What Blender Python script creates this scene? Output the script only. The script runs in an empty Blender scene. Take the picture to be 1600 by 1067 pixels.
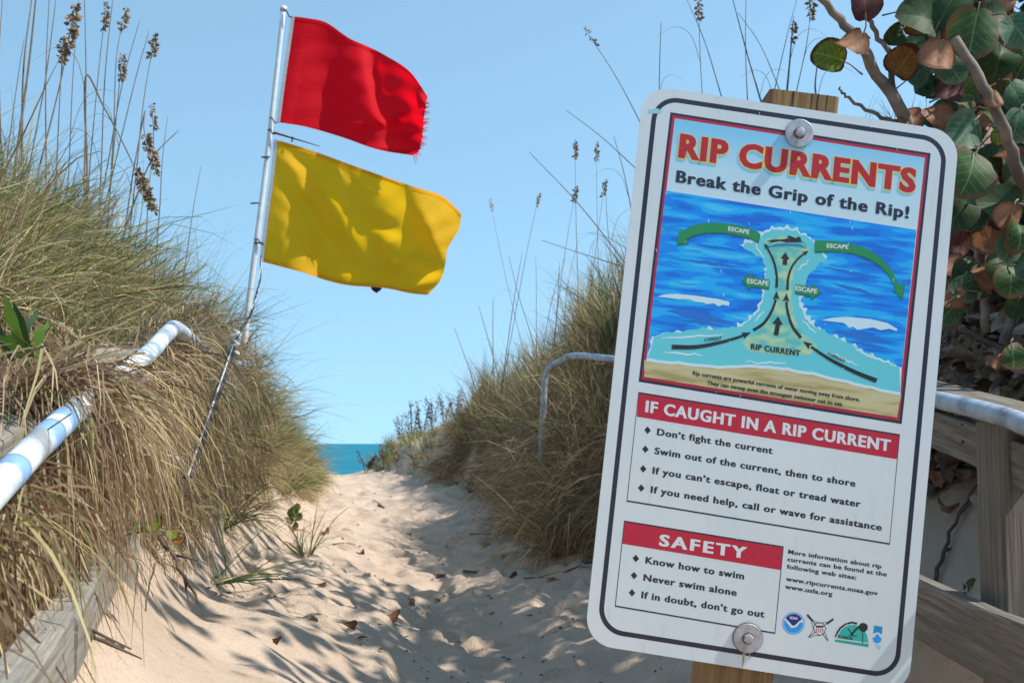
import bpy, math, random
import numpy as np
from mathutils import Vector, Matrix
random.seed(7); RS = np.random.RandomState(11)
sc = bpy.context.scene
COL = sc.collection

# ------------------------------------------------------------------ camera, sky, sun, exposure
EYE = Vector((0, 0, 1.2)); PITCH = math.radians(4.7); F = 1931.0
cam_d = bpy.data.cameras.new('camera'); cam = bpy.data.objects.new('camera', cam_d); COL.objects.link(cam)
cam.location = EYE; cam.rotation_euler = (math.pi / 2 + PITCH, 0, 0)
cam_d.sensor_width = 36; cam_d.lens = F / 1600 * 36; cam_d.clip_start = .05; cam_d.clip_end = 9000
cam_d.dof.use_dof = True; cam_d.dof.focus_distance = 3.0; cam_d.dof.aperture_fstop = 11
sc.camera = cam

SUN_DIR = Vector((0.80, -0.17, 0.98)).normalized()         # towards the sun: high on the right, only grazing the sign's face
elev = math.asin(SUN_DIR.z); azim = math.atan2(SUN_DIR.x, SUN_DIR.y)
W = bpy.data.worlds.new('World'); sc.world = W; W.use_nodes = True
wn = W.node_tree; wn.nodes.clear()
sky = wn.nodes.new('ShaderNodeTexSky'); sky.sky_type = 'NISHITA'; sky.sun_disc = False
sky.sun_elevation = elev; sky.sun_rotation = azim
sky.air_density = 1.0; sky.dust_density = 0.2; sky.ozone_density = 1.6; sky.altitude = 0
bg = wn.nodes.new('ShaderNodeBackground'); bg.inputs['Strength'].default_value = 0.15
wo = wn.nodes.new('ShaderNodeOutputWorld')
tcw = wn.nodes.new('ShaderNodeTexCoord'); va = wn.nodes.new('ShaderNodeVectorMath'); va.operation = 'MULTIPLY_ADD'
va.inputs[1].default_value = (1, 1, .9); va.inputs[2].default_value = (0, 0, .30); vn_ = wn.nodes.new('ShaderNodeVectorMath'); vn_.operation = 'NORMALIZE'
wn.links.new(tcw.outputs['Generated'], va.inputs[0]); wn.links.new(va.outputs[0], vn_.inputs[0]); wn.links.new(vn_.outputs[0], sky.inputs[0])   # clear sky without the yellow horizon band
tint = wn.nodes.new('ShaderNodeMix'); tint.data_type = 'RGBA'; tint.blend_type = 'MULTIPLY'; tint.inputs[0].default_value = 1; tint.inputs[7].default_value = (1.05, 1.16, .97, 1)
wn.links.new(sky.outputs[0], tint.inputs[6]); wn.links.new(tint.outputs[2], bg.inputs[0]); wn.links.new(bg.outputs[0], wo.inputs[0])
sl = bpy.data.lights.new('sun', 'SUN'); sl.energy = 2.8; sl.angle = math.radians(.53); sl.color = (1, .96, .90)
sun = bpy.data.objects.new('sun', sl); COL.objects.link(sun); sun.location = (20, 5, 25)
sun.rotation_euler = SUN_DIR.to_track_quat('Z', 'Y').to_euler()
sc.view_settings.view_transform = 'Standard'; sc.view_settings.look = 'None'
sc.view_settings.exposure = 0.90; sc.view_settings.gamma = 1

# ------------------------------------------------------------------ helpers
RIGHT = Vector((1, 0, 0)); UPV = Vector((0, -math.sin(PITCH), math.cos(PITCH))); FWD = Vector((0, math.cos(PITCH), math.sin(PITCH)))
def ray(u, v): return FWD + RIGHT * ((u - 800) / F) - UPV * ((v - 533.5) / F)
def at(u, v, y):
    r = ray(u, v); return EYE + r * (y / r.y)

def mkmesh(name, verts, faces, smooth=False):
    m = bpy.data.meshes.new(name); m.from_pydata([tuple(p) for p in verts], [], faces); m.update()
    if smooth: m.polygons.foreach_set('use_smooth', [True] * len(m.polygons))
    return m
def obj(name, mesh, mat=None, parent=None, label=None, cat=None, group=None, kind=None, mw=None):
    if mat is not None and len(mesh.materials) == 0: mesh.materials.append(mat)
    o = bpy.data.objects.new(name, mesh); COL.objects.link(o)
    if parent is not None: o.parent = parent
    if mw is not None: o.matrix_local = mw
    if label: o['label'] = label
    if cat: o['category'] = cat
    if group: o['group'] = group
    if kind: o['kind'] = kind
    return o
def thing(name, loc, label, cat, group=None):
    o = bpy.data.objects.new(name, None); COL.objects.link(o); o.location = loc; o.empty_display_size = .1
    o['label'] = label; o['category'] = cat
    if group: o['group'] = group
    return o

class MB:
    def __init__(s): s.v = []; s.f = []
    def add(s, v, f):
        n = len(s.v); s.v += [tuple(p) for p in v]; s.f += [tuple(i + n for i in q) for q in f]
    def tube(s, pts, rad, n=8, cap=True):
        pts = [Vector(p) for p in pts]
        if not hasattr(rad, '__len__'): rad = [rad] * len(pts)
        ref = Vector((0, 0, 1)); v = []; f = []
        prev = None
        for i, p in enumerate(pts):
            t = (pts[min(i + 1, len(pts) - 1)] - pts[max(i - 1, 0)]).normalized()
            if prev is None:
                a = t.cross(ref)
                if a.length < .1: a = t.cross(Vector((0, 1, 0)))
            else: a = prev - t * prev.dot(t)
            a.normalize(); prev = a; b = t.cross(a)
            for k in range(n):
                w = 2 * math.pi * k / n; v.append(p + (a * math.cos(w) + b * math.sin(w)) * rad[i])
        for i in range(len(pts) - 1):
            for k in range(n):
                f.append((i * n + k, i * n + (k + 1) % n, (i + 1) * n + (k + 1) % n, (i + 1) * n + k))
        if cap:
            f.append(tuple(range(n - 1, -1, -1))); L = (len(pts) - 1) * n; f.append(tuple(L + k for k in range(n)))
        s.add(v, f); return s
    def mesh(s, name, smooth=False, origin=None):
        v = s.v
        if origin is not None: v = [(p[0] - origin[0], p[1] - origin[1], p[2] - origin[2]) for p in v]
        return mkmesh(name, v, s.f, smooth)
def catmull(pts, n=6):
    P = [Vector(p) for p in pts]; P = [P[0] * 2 - P[1]] + P + [P[-1] * 2 - P[-2]]; out = []
    for i in range(1, len(P) - 2):
        for k in range(n):
            t = k / n; a, b, c, d = P[i - 1], P[i], P[i + 1], P[i + 2]
            out.append(.5 * ((2 * b) + (c - a) * t + (2 * a - 5 * b + 4 * c - d) * t * t + (3 * b - a - 3 * c + d) * t ** 3))
    out.append(P[-2]); return out

# ---- materials
def newmat(name):
    m = bpy.data.materials.new(name); m.use_nodes = True; nt = m.node_tree
    b = nt.nodes['Principled BSDF']; return m, nt, b
def N(nt, t, **kw):
    n = nt.nodes.new(t)
    for k, v in kw.items():
        if k in n.inputs: n.inputs[k].default_value = v
        else: setattr(n, k, v)
    return n
def L(nt, a, b): nt.links.new(a, b)
def ramp(nt, fac, stops):
    r = nt.nodes.new('ShaderNodeValToRGB'); e = r.color_ramp.elements
    while len(e) < len(stops): e.new(.5)
    for i, (p, c) in enumerate(stops): e[i].position = p; e[i].color = (*c, 1)
    L(nt, fac, r.inputs[0]); return r.outputs[0]
def mixc(nt, fac, a, b, mode='MIX'):
    m = nt.nodes.new('ShaderNodeMix'); m.data_type = 'RGBA'; m.blend_type = mode
    for s, x in ((0, fac), (6, a), (7, b)):
        if isinstance(x, (int, float)): m.inputs[s].default_value = x
        elif isinstance(x, tuple): m.inputs[s].default_value = (*x, 1)
        else: L(nt, x, m.inputs[s])
    return m.outputs[2]
def bump(nt, b, h, strength=.5, dist=.01):
    n = nt.nodes.new('ShaderNodeBump'); n.inputs['Strength'].default_value = strength; n.inputs['Distance'].default_value = dist
    L(nt, h, n.inputs['Height']); L(nt, n.outputs[0], b.inputs['Normal']); return n
def coords(nt, scale=(1, 1, 1), kind='Object'):
    t = nt.nodes.new('ShaderNodeTexCoord'); m = nt.nodes.new('ShaderNodeMapping'); m.inputs['Scale'].default_value = scale
    L(nt, t.outputs[kind], m.inputs[0]); return m.outputs[0]
def noise(nt, vec, scale, detail=4, rough=.55):
    n = N(nt, 'ShaderNodeTexNoise'); n.inputs['Scale'].default_value = scale; n.inputs['Detail'].default_value = detail
    n.inputs['Roughness'].default_value = rough; L(nt, vec, n.inputs['Vector']); return n.outputs['Fac']
def plain(name, c, rough=.6, metal=0, var=.12, vs=30):
    m, nt, b = newmat(name); v = coords(nt)
    n = noise(nt, v, vs); c2 = tuple(x * (1 - var) for x in c); c1 = tuple(min(1, x * (1 + var * .5)) for x in c)
    L(nt, ramp(nt, n, [(.35, c2), (.65, c1)]), b.inputs['Base Color']); b.inputs['Roughness'].default_value = rough; b.inputs['Metallic'].default_value = metal
    return m
def translucent(m, nt, b, col, amt):
    tr = nt.nodes.new('ShaderNodeBsdfTranslucent'); mx = nt.nodes.new('ShaderNodeMixShader'); mx.inputs[0].default_value = amt
    if isinstance(col, tuple): tr.inputs[0].default_value = (*col, 1)
    else: L(nt, col, tr.inputs[0])
    out = nt.nodes['Material Output']; L(nt, b.outputs[0], mx.inputs[1]); L(nt, tr.outputs[0], mx.inputs[2]); L(nt, mx.outputs[0], out.inputs[0])
def grass_mat(name, amt=.3):
    m, nt, b = newmat(name); a = nt.nodes.new('ShaderNodeAttribute'); a.attribute_name = 'Col'
    L(nt, a.outputs['Color'], b.inputs['Base Color']); b.inputs['Roughness'].default_value = .55
    b.inputs['Specular IOR Level'].default_value = .35
    translucent(m, nt, b, a.outputs['Color'], amt); return m
def wood_mat(name, c_dark, c_light, green=0.0):
    m, nt, b = newmat(name); v = coords(nt, (1.4, 34, 34)); n = noise(nt, v, 2.2, 8, .72)
    v2 = coords(nt, (1, 3, 3)); n2 = noise(nt, v2, 2.2, 3)
    c = ramp(nt, n, [(.30, c_dark), (.52, tuple((a + d) / 2 for a, d in zip(c_dark, c_light))), (.68, c_light)])
    c = mixc(nt, ramp(nt, n2, [(.42, (0, 0, 0)), (.7, (.6, .6, .6))]), c, tuple(x * .55 + (.03 if i == 1 else 0) * green for i, x in enumerate(c_light)))
    L(nt, c, b.inputs['Base Color']); b.inputs['Roughness'].default_value = .85; bump(nt, b, n, 1.0, .006); return m

# ---- value noise
class VN:
    def __init__(s, seed): s.t = np.random.RandomState(seed).rand(256, 256)
    def __call__(s, x, y):
        xi = np.floor(x).astype(int); yi = np.floor(y).astype(int); fx = x - xi; fy = y - yi
        fx = fx * fx * (3 - 2 * fx); fy = fy * fy * (3 - 2 * fy)
        g = lambda a, b: s.t[a % 256, b % 256]
        return (g(xi, yi) * (1 - fx) + g(xi + 1, yi) * fx) * (1 - fy) + (g(xi, yi + 1) * (1 - fx) + g(xi + 1, yi + 1) * fx) * fy - .5
vn1, vn2, vn3, vn4 = VN(1), VN(2), VN(3), VN(4)

# ------------------------------------------------------------------ terrain
ROWS = [  # y, left ridge, left mid, left base, centre, right base, right mid, right ridge  (x,z)
 (-6, (-2.2, 1.9), (-1.2, 1.2), (-.7, .5), (0, .3), (.9, .4), (1.3, 1.0), (2.4, 2.0)),
 (2, (-1.9, 1.75), (-1.02, 1.0), (-.64, .66), (0, .27), (.95, .40), (1.35, .75), (2.3, 1.7)),
 (3.5, (-2.2, 1.95), (-1.36, 1.2), (-.90, .68), (0, .2), (1.0, .42), (1.45, 1.0), (2.2, 2.1)),
 (5, (-2.4, 2.25), (-1.65, 1.3), (-1.15, .60), (0, .14), (1.0, .40), (1.65, 1.2), (2.5, 2.5)),
 (7, (-2.6, 2.4), (-1.95, 1.15), (-1.45, .45), (-.3, .10), (1.0, .32), (1.6, 1.2), (2.7, 2.8)),
 (8.5, (-2.7, 2.45), (-2.15, 1.0), (-1.55, .42), (-.5, .10), (.9, .32), (1.3, 1.2), (2.5, 2.9)),
 (10, (-2.75, 2.35), (-2.3, 1.0), (-1.7, .40), (-.6, .14), (.45, .33), (.75, 1.2), (1.35, 2.6)),
 (12, (-2.85, 2.1), (-2.45, .95), (-1.95, .40), (-.8, .2), (.2, .36), (.38, 1.15), (1.05, 2.6)),
 (15, (-2.95, 1.5), (-2.65, .8), (-2.3, .44), (-1.2, .35), (-.02, .46), (.15, 1.2), (.62, 2.2)),
 (18, (-3.35, 1.15), (-3.0, .75), (-2.7, .56), (-1.8, .5), (-.9, .6), (-.68, 1.15), (-.25, 1.95)),
 (21, (-4.0, .9), (-3.7, .72), (-3.4, .64), (-2.9, .61), (-2.25, .7), (-1.85, 1.1), (-1.1, 1.5)),
 (24, (-4.4, .8), (-4.0, .6), (-3.7, .52), (-3.3, .48), (-2.8, .6), (-2.3, 1.0), (-1.5, 1.3)),
 (30, (-4.8, .1), (-4.2, -.1), (-3.9, -.2), (-3.4, -.3), (-3.0, -.2), (-2.4, .1), (-1.2, .4)),
 (42, (-5, -1.8), (-4.5, -1.9), (-4, -1.9), (-3.5, -2), (-3, -1.9), (-2.5, -1.9), (-1.2, -1.8)),
 (60, (-5, -6), (-4.5, -6), (-4, -6), (-3.5, -6), (-3, -6), (-2.5, -6), (-1.2, -6))]
RY = np.array([r[0] for r in ROWS], float)
RX = np.array([[r[1][0] - 9] + [p[0] for p in r[1:]] + [r[7][0] + 9] for r in ROWS], float)
RZ = np.array([[r[1][1] + .3] + [p[1] for p in r[1:]] + [r[7][1] + .5] for r in ROWS], float)
def prof(y):
    """columns' x and z at array y (smooth between the rows)"""
    y = np.clip(y, RY[0], RY[-1] - 1e-6); i = np.clip(np.searchsorted(RY, y, side='right') - 1, 0, len(RY) - 2)
    t = (y - RY[i]) / (RY[i + 1] - RY[i]); g = np.gradient(np.arange(len(RY)) * 1.0, RY)
    def herm(A):
        dA = np.gradient(A, RY, axis=0); h = (RY[i + 1] - RY[i])[..., None]; tt = t[..., None]
        return (2 * tt**3 - 3 * tt**2 + 1) * A[i] + (tt**3 - 2 * tt**2 + tt) * h * dA[i] + (-2 * tt**3 + 3 * tt**2) * A[i + 1] + (tt**3 - tt**2) * h * dA[i + 1]
    return herm(RX), herm(RZ)
foot = [(RS.uniform(-2.2, .8), RS.uniform(4.5, 21), RS.uniform(0, 6.28), RS.uniform(.7, 1.2)) for _ in range(620)]
def height(x, y, detail=True):
    x = np.asarray(x, float); y = np.asarray(y, float); sh = x.shape; x = x.ravel(); y = y.ravel()
    cx, cz = prof(y); z = cz[:, -1].copy(); col = np.full(x.shape, 8.0)
    z = np.where(x <= cx[:, 0], cz[:, 0], z); col = np.where(x <= cx[:, 0], 0.0, col)
    for k in range(8):
        a, b = cx[:, k], cx[:, k + 1]; m = (x > a) & (x <= b); t = np.clip((x - a) / np.maximum(b - a, 1e-6), 0, 1)
        s = t if k in (0, 7) else t * .55 + .45 * t * t * (3 - 2 * t)
        z = np.where(m, cz[:, k] + (cz[:, k + 1] - cz[:, k]) * s, z); col = np.where(m, k + t, col)
    bank = np.clip(np.maximum(3.2 - col, col - 4.9), 0, 1)                      # 0 on the path, 1 up the banks
    z = z + bank * (.30 * vn1(x * .9 + 50, y * .9 + 50) + .22 * vn2(x * 2.3 + 9, y * 2.3 + 9))
    if detail:
        path = 1 - bank * .3
        warp = .35 * vn3(x * 1.3 + 7, y * 1.3)
        z = z + path * (.065 * vn1(x * 1.7 + 20 + warp, y * 1.3 + 33) + .06 * np.abs(vn2(x * 3.1 + 3, y * 2.3 + 8)) + .045 * vn3(x * 5.2 + 13, y * 4.1 + warp * 4) + .022 * vn4(x * 12.7, y * 11.3) + .006 * vn1(x * 31.7, y * 29.3))
        for fx, fy, fa, fs in foot:
            m = (np.abs(x - fx) < .35) & (np.abs(y - fy) < .35)
            if m.any():
                dx = x[m] - fx; dy = y[m] - fy; c, s_ = math.cos(fa), math.sin(fa)
                a = (dx * c + dy * s_) / (.13 * fs); b = (-dx * s_ + dy * c) / (.062 * fs); r2 = a * a + b * b
                z[m] += (-.055 * np.exp(-r2) + .020 * np.exp(-(np.sqrt(r2) - 1.6) ** 2 * 3)) * fs * path[m]
    return z.reshape(sh), col.reshape(sh)
def H(x, y): return float(height(np.array([x]), np.array([y]), False)[0][0])
def HD(x, y): return float(height(np.array([x]), np.array([y]), True)[0][0])

def ground_hit(u, v):
    r_ = ray(u, v); t = 3.0
    while t < 30:
        p = EYE + r_ * t
        if p.z <= HD(p.x, p.y): return p
        t += .05
    return p
xs = np.concatenate([-np.geomspace(3000, 14, 16), np.linspace(-12, -4.4, 26), np.linspace(-4.3, 3.2, 210), np.linspace(3.4, 12, 26), np.geomspace(14, 3000, 16)])
ys = np.concatenate([-np.geomspace(3000, 8, 10), np.linspace(-6, 2, 22), np.linspace(2.1, 4.4, 36), np.linspace(4.45, 13, 230), np.linspace(13.07, 24, 130), np.linspace(24.4, 60, 36), np.geomspace(70, 6000, 16)])
GX, GY = np.meshgrid(xs, ys)
GZ, GC = height(GX, GY)
nx, ny = len(xs), len(ys)
idx = np.arange(nx * ny).reshape(ny, nx)
quads = np.stack([idx[:-1, :-1], idx[:-1, 1:], idx[1:, 1:], idx[1:, :-1]], -1).reshape(-1, 4)
def npmesh(name, V, Q, smooth=True):
    m = bpy.data.meshes.new(name); V = np.asarray(V, np.float32); k = Q.shape[1]
    m.vertices.add(len(V)); m.vertices.foreach_set('co', V.ravel())
    m.loops.add(Q.size); m.loops.foreach_set('vertex_index', Q.ravel().astype(np.int32))
    m.polygons.add(len(Q)); m.polygons.foreach_set('loop_start', np.arange(0, Q.size, k, dtype=np.int32)); m.polygons.foreach_set('loop_total', np.full(len(Q), k, np.int32))
    m.polygons.foreach_set('use_smooth', np.full(len(Q), smooth)); m.update(calc_edges=True); m.validate(); return m
gm = npmesh('sand_ground', np.stack([GX, GY, GZ], -1).reshape(-1, 3), quads)
lit = np.clip(np.maximum(2.55 - GC, GC - 5.4) * 1.6, 0, 1)
near_r = (GX > 1.15) & (GY < 6); lit = np.where(near_r, np.clip((GZ - .92) * 4, 0, 1), lit)
lit = np.where((GY > 17) & (GX > -3), lit * np.clip((20.5 - GY) / 3.5, .12, 1), lit); lit = np.where(GY > 23, lit * np.clip((26 - GY) / 3, 0, 1), lit)
at_ = gm.attributes.new('litter', 'FLOAT', 'POINT'); at_.data.foreach_set('value', lit.ravel().astype(np.float32))
m, nt, b = newmat('sand'); v = coords(nt)
n1 = noise(nt, v, 2.2, 5); n2 = noise(nt, v, 160, 3, .7); n3 = noise(nt, v, 26, 5, .7)
c = ramp(nt, n1, [(.35, (.57, .43, .32)), (.65, (.70, .54, .41))])
c = mixc(nt, ramp(nt, n2, [(.3, (.5, .5, .5)), (.5, (0, 0, 0))]), c, (.40, .31, .22))
c = mixc(nt, ramp(nt, n3, [(.58, (0, 0, 0)), (.72, (.38, .38, .38))]), c, (.24, .17, .12))
a = N(nt, 'ShaderNodeAttribute'); a.attribute_name = 'litter'
lc = ramp(nt, noise(nt, v, 24, 5, .7), [(.3, (.07, .045, .028)), (.5, (.19, .13, .075)), (.7, (.34, .25, .16))])
c = mixc(nt, a.outputs['Fac'], c, lc)
L(nt, c, b.inputs['Base Color']); b.inputs['Roughness'].default_value = .95; b.inputs['Specular IOR Level'].default_value = .1
ad = N(nt, 'ShaderNodeMath', operation='ADD'); L(nt, n2, ad.inputs[0]); mu = N(nt, 'ShaderNodeMath', operation='MULTIPLY'); L(nt, n3, mu.inputs[0]); mu.inputs[1].default_value = 3; L(nt, mu.outputs[0], ad.inputs[1])
bump(nt, b, ad.outputs[0], .9, .008)
obj('sand_ground', gm, m, kind='structure', label='pale sand path through the dunes with the slopes beside it')

# sea
m, nt, b = newmat('sea_water'); v = coords(nt, (.012, .10, 1)); n = noise(nt, v, 1.0, 8, .72)
c = ramp(nt, n, [(.35, (.0, .13, .20)), (.6, (.005, .19, .25)), (.72, (.015, .24, .29))])
L(nt, c, b.inputs['Base Color']); b.inputs['Roughness'].default_value = .55; b.inputs['Specular IOR Level'].default_value = .15
bump(nt, b, noise(nt, coords(nt, (.3, 1.2, 1)), 1.0, 5), .4, .3)
obj('sea', mkmesh('sea', [(-8000, 52, -3), (8000, 52, -3), (8000, 8500, -3), (-8000, 8500, -3)], [(0, 1, 2, 3)]), m, kind='structure', label='turquoise sea on the horizon')

# ------------------------------------------------------------------ wooden fences with white pipe handrails
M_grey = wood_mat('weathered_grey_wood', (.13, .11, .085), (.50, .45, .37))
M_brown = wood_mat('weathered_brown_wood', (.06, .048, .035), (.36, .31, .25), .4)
M_post = wood_mat('treated_pine', (.13, .065, .022), (.40, .24, .10))
m, nt, b = newmat('painted_pipe'); n = noise(nt, coords(nt), 9, 5, .6)
L(nt, ramp(nt, n, [(.34, (.30, .31, .30)), (.44, (.52, .60, .68)), (.58, (.74, .78, .80))]), b.inputs['Base Color']); b.inputs['Roughness'].default_value = .4
M_pipe = m
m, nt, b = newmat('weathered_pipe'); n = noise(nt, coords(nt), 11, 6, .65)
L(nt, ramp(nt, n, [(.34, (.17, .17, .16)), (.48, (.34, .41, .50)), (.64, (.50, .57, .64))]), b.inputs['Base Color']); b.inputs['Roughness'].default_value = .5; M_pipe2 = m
M_shade = plain('blue_shade', (.25, .42, .66), .5)  # colour of the grass shadow laid on the left handrail
M_mauve = plain('mauve_shade', (.50, .42, .62), .5)
def plank(name, p0, p1, h, t, mat, parent, up=Vector((0, 0, 1)), seed=0, label=None):
    """board from p0 to p1 (centre line), h tall, t thick, built along local x so that the grain follows it"""
    p0 = Vector(p0); p1 = Vector(p1); d = p1 - p0; Ln = d.length; x = d.normalized(); y = up.cross(x)
    if y.length < .01: y = Vector((0, 1, 0)).cross(x)
    y.normalize(); z = x.cross(y); r = random.Random(seed); ns = max(2, int(Ln / .25)); bv = min(h, t) * .1
    sec = [(-t/2 + bv, -h/2), (t/2 - bv, -h/2), (t/2, -h/2 + bv), (t/2, h/2 - bv), (t/2 - bv, h/2), (-t/2 + bv, h/2), (-t/2, h/2 - bv), (-t/2, -h/2 + bv)]
    V = []; Fc = []
    for i in range(ns + 1):
        jx = r.uniform(-.002, .002); jz = r.uniform(-.003, .003)
        for (a_, b_) in sec: V.append((Ln * i / ns - Ln / 2, a_ + jx + r.uniform(-.001, .001), b_ + jz + r.uniform(-.001, .001)))
    for i in range(ns):
        for k in range(8): Fc.append((i*8 + k, (i+1)*8 + k, (i+1)*8 + (k+1) % 8, i*8 + (k+1) % 8))
    Fc.append(tuple(range(8))); Fc.append(tuple(ns*8 + k for k in range(7, -1, -1)))
    mw = Matrix.Translation((p0 + p1) / 2) @ Matrix((x, y, z)).transposed().to_4x4()
    o = obj(name, mkmesh(name, V, Fc), mat, parent, label)
    o.matrix_local = (parent.matrix_basis.inverted() if parent else Matrix()) @ mw; return o
def local(o, pts): return [Vector(p) - o.location for p in pts]

def fence(name, rail, out, label, plabel, near_mat):
    """rail: points of the handrail; out: +1 if the path lies to the right"""
    base = Vector((rail[0][0], rail[0][1], H(rail[0][0], rail[0][1])))
    t = thing(name, base, label, 'fence')
    R = catmull(rail, 6)
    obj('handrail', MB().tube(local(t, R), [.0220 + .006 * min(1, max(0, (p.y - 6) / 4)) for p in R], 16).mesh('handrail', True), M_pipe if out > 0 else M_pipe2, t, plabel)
    return t, R
LR = [at(-40, 800, 1.55), at(58, 697, 1.85), at(120, 640, 2.15), at(185, 583, 2.6), at(232, 553, 3.0), at(262, 521, 3.4), at(280, 516, 3.7), at(325, 553, 5.2), at(352, 566, 6.2), at(392, 570, 7.2)]
lf, LRp = fence('boardwalk_fence', LR, 1, 'weathered fence with white pipe handrail half buried in the left dune grass', 'white pipe handrail with grass shadow coloured on in blue', M_grey)
# grass shadow on the handrail, put into the colour as blue and mauve rings
def bands(fr, pts_list, mats):
    for (s, w, mt) in pts_list:
        k = s; i = int(k); f = k - i; p = LRp[i].lerp(LRp[i + 1], f); d = (LRp[i + 1] - LRp[i]).normalized()
        obj('band', MB().tube(local(fr, [p - d * w, p - d * w * .3, p + d * w * .3, p + d * w]), .0227, 16).mesh('band', True), mt, fr)
bands(lf, [(3.2, .022, M_shade), (7.3, .035, M_shade), (9.6, .03, M_shade), (22.5, .008, M_shade), (24.6, .01, M_shade), (26.1, .006, M_mauve), (27.5, .01, M_shade), (29.2, .006, M_shade), (31, .008, M_mauve)], None)
for i in range(0, len(LRp) - 1):
    pass
def fy(R, y):
    for a_, b_ in zip(R, R[1:]):
        if a_.y <= y <= b_.y: return a_.lerp(b_, (y - a_.y) / max(1e-6, b_.y - a_.y))
    return R[-1] if y > R[-1].y else R[0]
for k, y in enumerate((1.75, 3.25, 4.9, 6.6)):
    p = fy(LRp, y); gx = p.x - .10
    plank('post', (gx, y, H(gx, y) - .35), (gx, y, p.z - .07), .09, .09, M_grey, lf, Vector((0, 1, 0)), k)
for k, (y0, y1) in enumerate(((1.1, 3.22), (3.27, 4.88), (4.93, 7.1))):
    a_ = fy(LRp, y0); b_ = fy(LRp, y1)
    if y0 < 1.6: a_ = Vector((LRp[0].x + .03, y0, LRp[0].z - .05))
    plank('top_board', a_ + Vector((-.11, 0, -.035)), b_ + Vector((-.11, 0, -.035)), .036, .14, M_grey, lf, seed=20 + k)
    plank('side_board', a_ + Vector((-.035, 0, -.14)), b_ + Vector((-.035, 0, -.14)), .13, .036, M_grey, lf, seed=30 + k)
# low timber edging along the foot of the fence
e = [at(-10, 1150, 1.35), at(88, 1010, 1.75), at(140, 922, 2.25), at(183, 858, 2.9), at(212, 800, 3.9)]
for k in range(4):
    a_ = e[k] + Vector((0, 0, random.uniform(-.005, .01))); b_ = e[k + 1] - (e[k + 1] - e[k]).normalized() * .012
    plank('edging_timber', a_, b_, .10 - .01 * (k % 2), .055, M_grey, lf, seed=40 + k)

RR = [at(1760, 735, 2.05), at(1600, 662, 2.55), at(1530, 640, 2.8), at(1455, 622, 3.1), Vector((1.16, 4.2, 1.42)), Vector((1.2, 5.6, 1.55)), Vector((1.0, 7.2, 1.66)), Vector((.85, 9.0, 1.80)), at(900, 556, 10.3), at(875, 565, 10.6), at(857, 577, 10.7), at(851, 598, 10.72), at(849, 640, 10.72), at(846, 706, 10.72), at(846, 740, 10.72)]
rf, RRp = fence('boardwalk_fence', RR, -1, 'brown wooden fence with pale pipe handrail behind the warning sign on the right', 'pale blue white pipe handrail', M_brown)
def rp(y, dx, dz):
    p = fy(RRp, y); return Vector((p.x + dx, y, p.z + dz))
for k, (y0, y1) in enumerate(((2.06, 4.1), (4.13, 6.0), (6.03, 7.9))):
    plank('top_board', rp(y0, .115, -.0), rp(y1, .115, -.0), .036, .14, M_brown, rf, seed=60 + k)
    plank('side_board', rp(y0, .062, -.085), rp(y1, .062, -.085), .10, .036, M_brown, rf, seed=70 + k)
for (u, v, yd) in ((1475, 662, 3.0), (1478, 690, 3.0), (1585, 700, 2.56), (1590, 726, 2.54)):
    q_ = at(u, v, yd); rr_ = fy(RRp, yd); q_.x = rr_.x + .043; obj('nail_head', MB().tube(local(rf, [q_, q_ + Vector((.004, 0, 0))]), .0045, 8).mesh('nail_head'), plain('rusty_nail', (.10, .045, .02), .8), rf)
lb = [at(1760, 1110, 2.1), at(1600, 1022, 2.6), at(1440, 948, 3.15)]
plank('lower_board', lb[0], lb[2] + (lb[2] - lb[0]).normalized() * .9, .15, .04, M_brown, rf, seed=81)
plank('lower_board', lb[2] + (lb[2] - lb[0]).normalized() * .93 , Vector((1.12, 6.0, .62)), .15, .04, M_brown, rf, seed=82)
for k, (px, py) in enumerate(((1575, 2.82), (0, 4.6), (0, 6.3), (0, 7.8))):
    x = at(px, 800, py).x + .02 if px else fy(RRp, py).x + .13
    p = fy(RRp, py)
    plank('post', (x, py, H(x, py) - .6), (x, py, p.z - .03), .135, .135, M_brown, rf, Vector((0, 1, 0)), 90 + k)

# ------------------------------------------------------------------ warning sign
nC = Vector((.00935, .06207, .99717)); TLc = Vector((.25411, -.49331, 2.37732))     # camera frame: x right, y down, z forward
toW = lambda c: RIGHT * c.x - UPV * c.y + FWD * c.z
SN = -toW(nC).normalized(); P0 = EYE + toW(TLc)
def onsign(u, v):
    r = ray(u, v); return EYE + r * ((P0 - EYE).dot(SN) / r.dot(SN))
c_ = [onsign(*p) for p in ((1006.4, 132.8), (1499.4, 206.5), (1419.1, 1084.8), (912.7, 1004.7))]
SY = ((c_[0] + c_[1]) / 2 - (c_[2] + c_[3]) / 2).normalized(); SX = SY.cross(SN).normalized(); SY = SN.cross(SX)
SO = sum(c_, Vector()) / 4
sign = thing('warning_sign', SO, 'white rip current warning sign bolted to a leaning wooden post', 'sign')
sign.matrix_basis = Matrix.Translation(SO) @ Matrix((SX, SY, SN)).transposed().to_4x4()
def S(u, v):
    d = onsign(u, v) - SO; return Vector((d.dot(SX), d.dot(SY)))
PX = (S(1200, 500) - S(1201, 500)).length
TILT = (S(1001.5, 178) - S(932.4, 832)); SIDE = TILT.normalized()                       # direction of the sign's long sides
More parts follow.
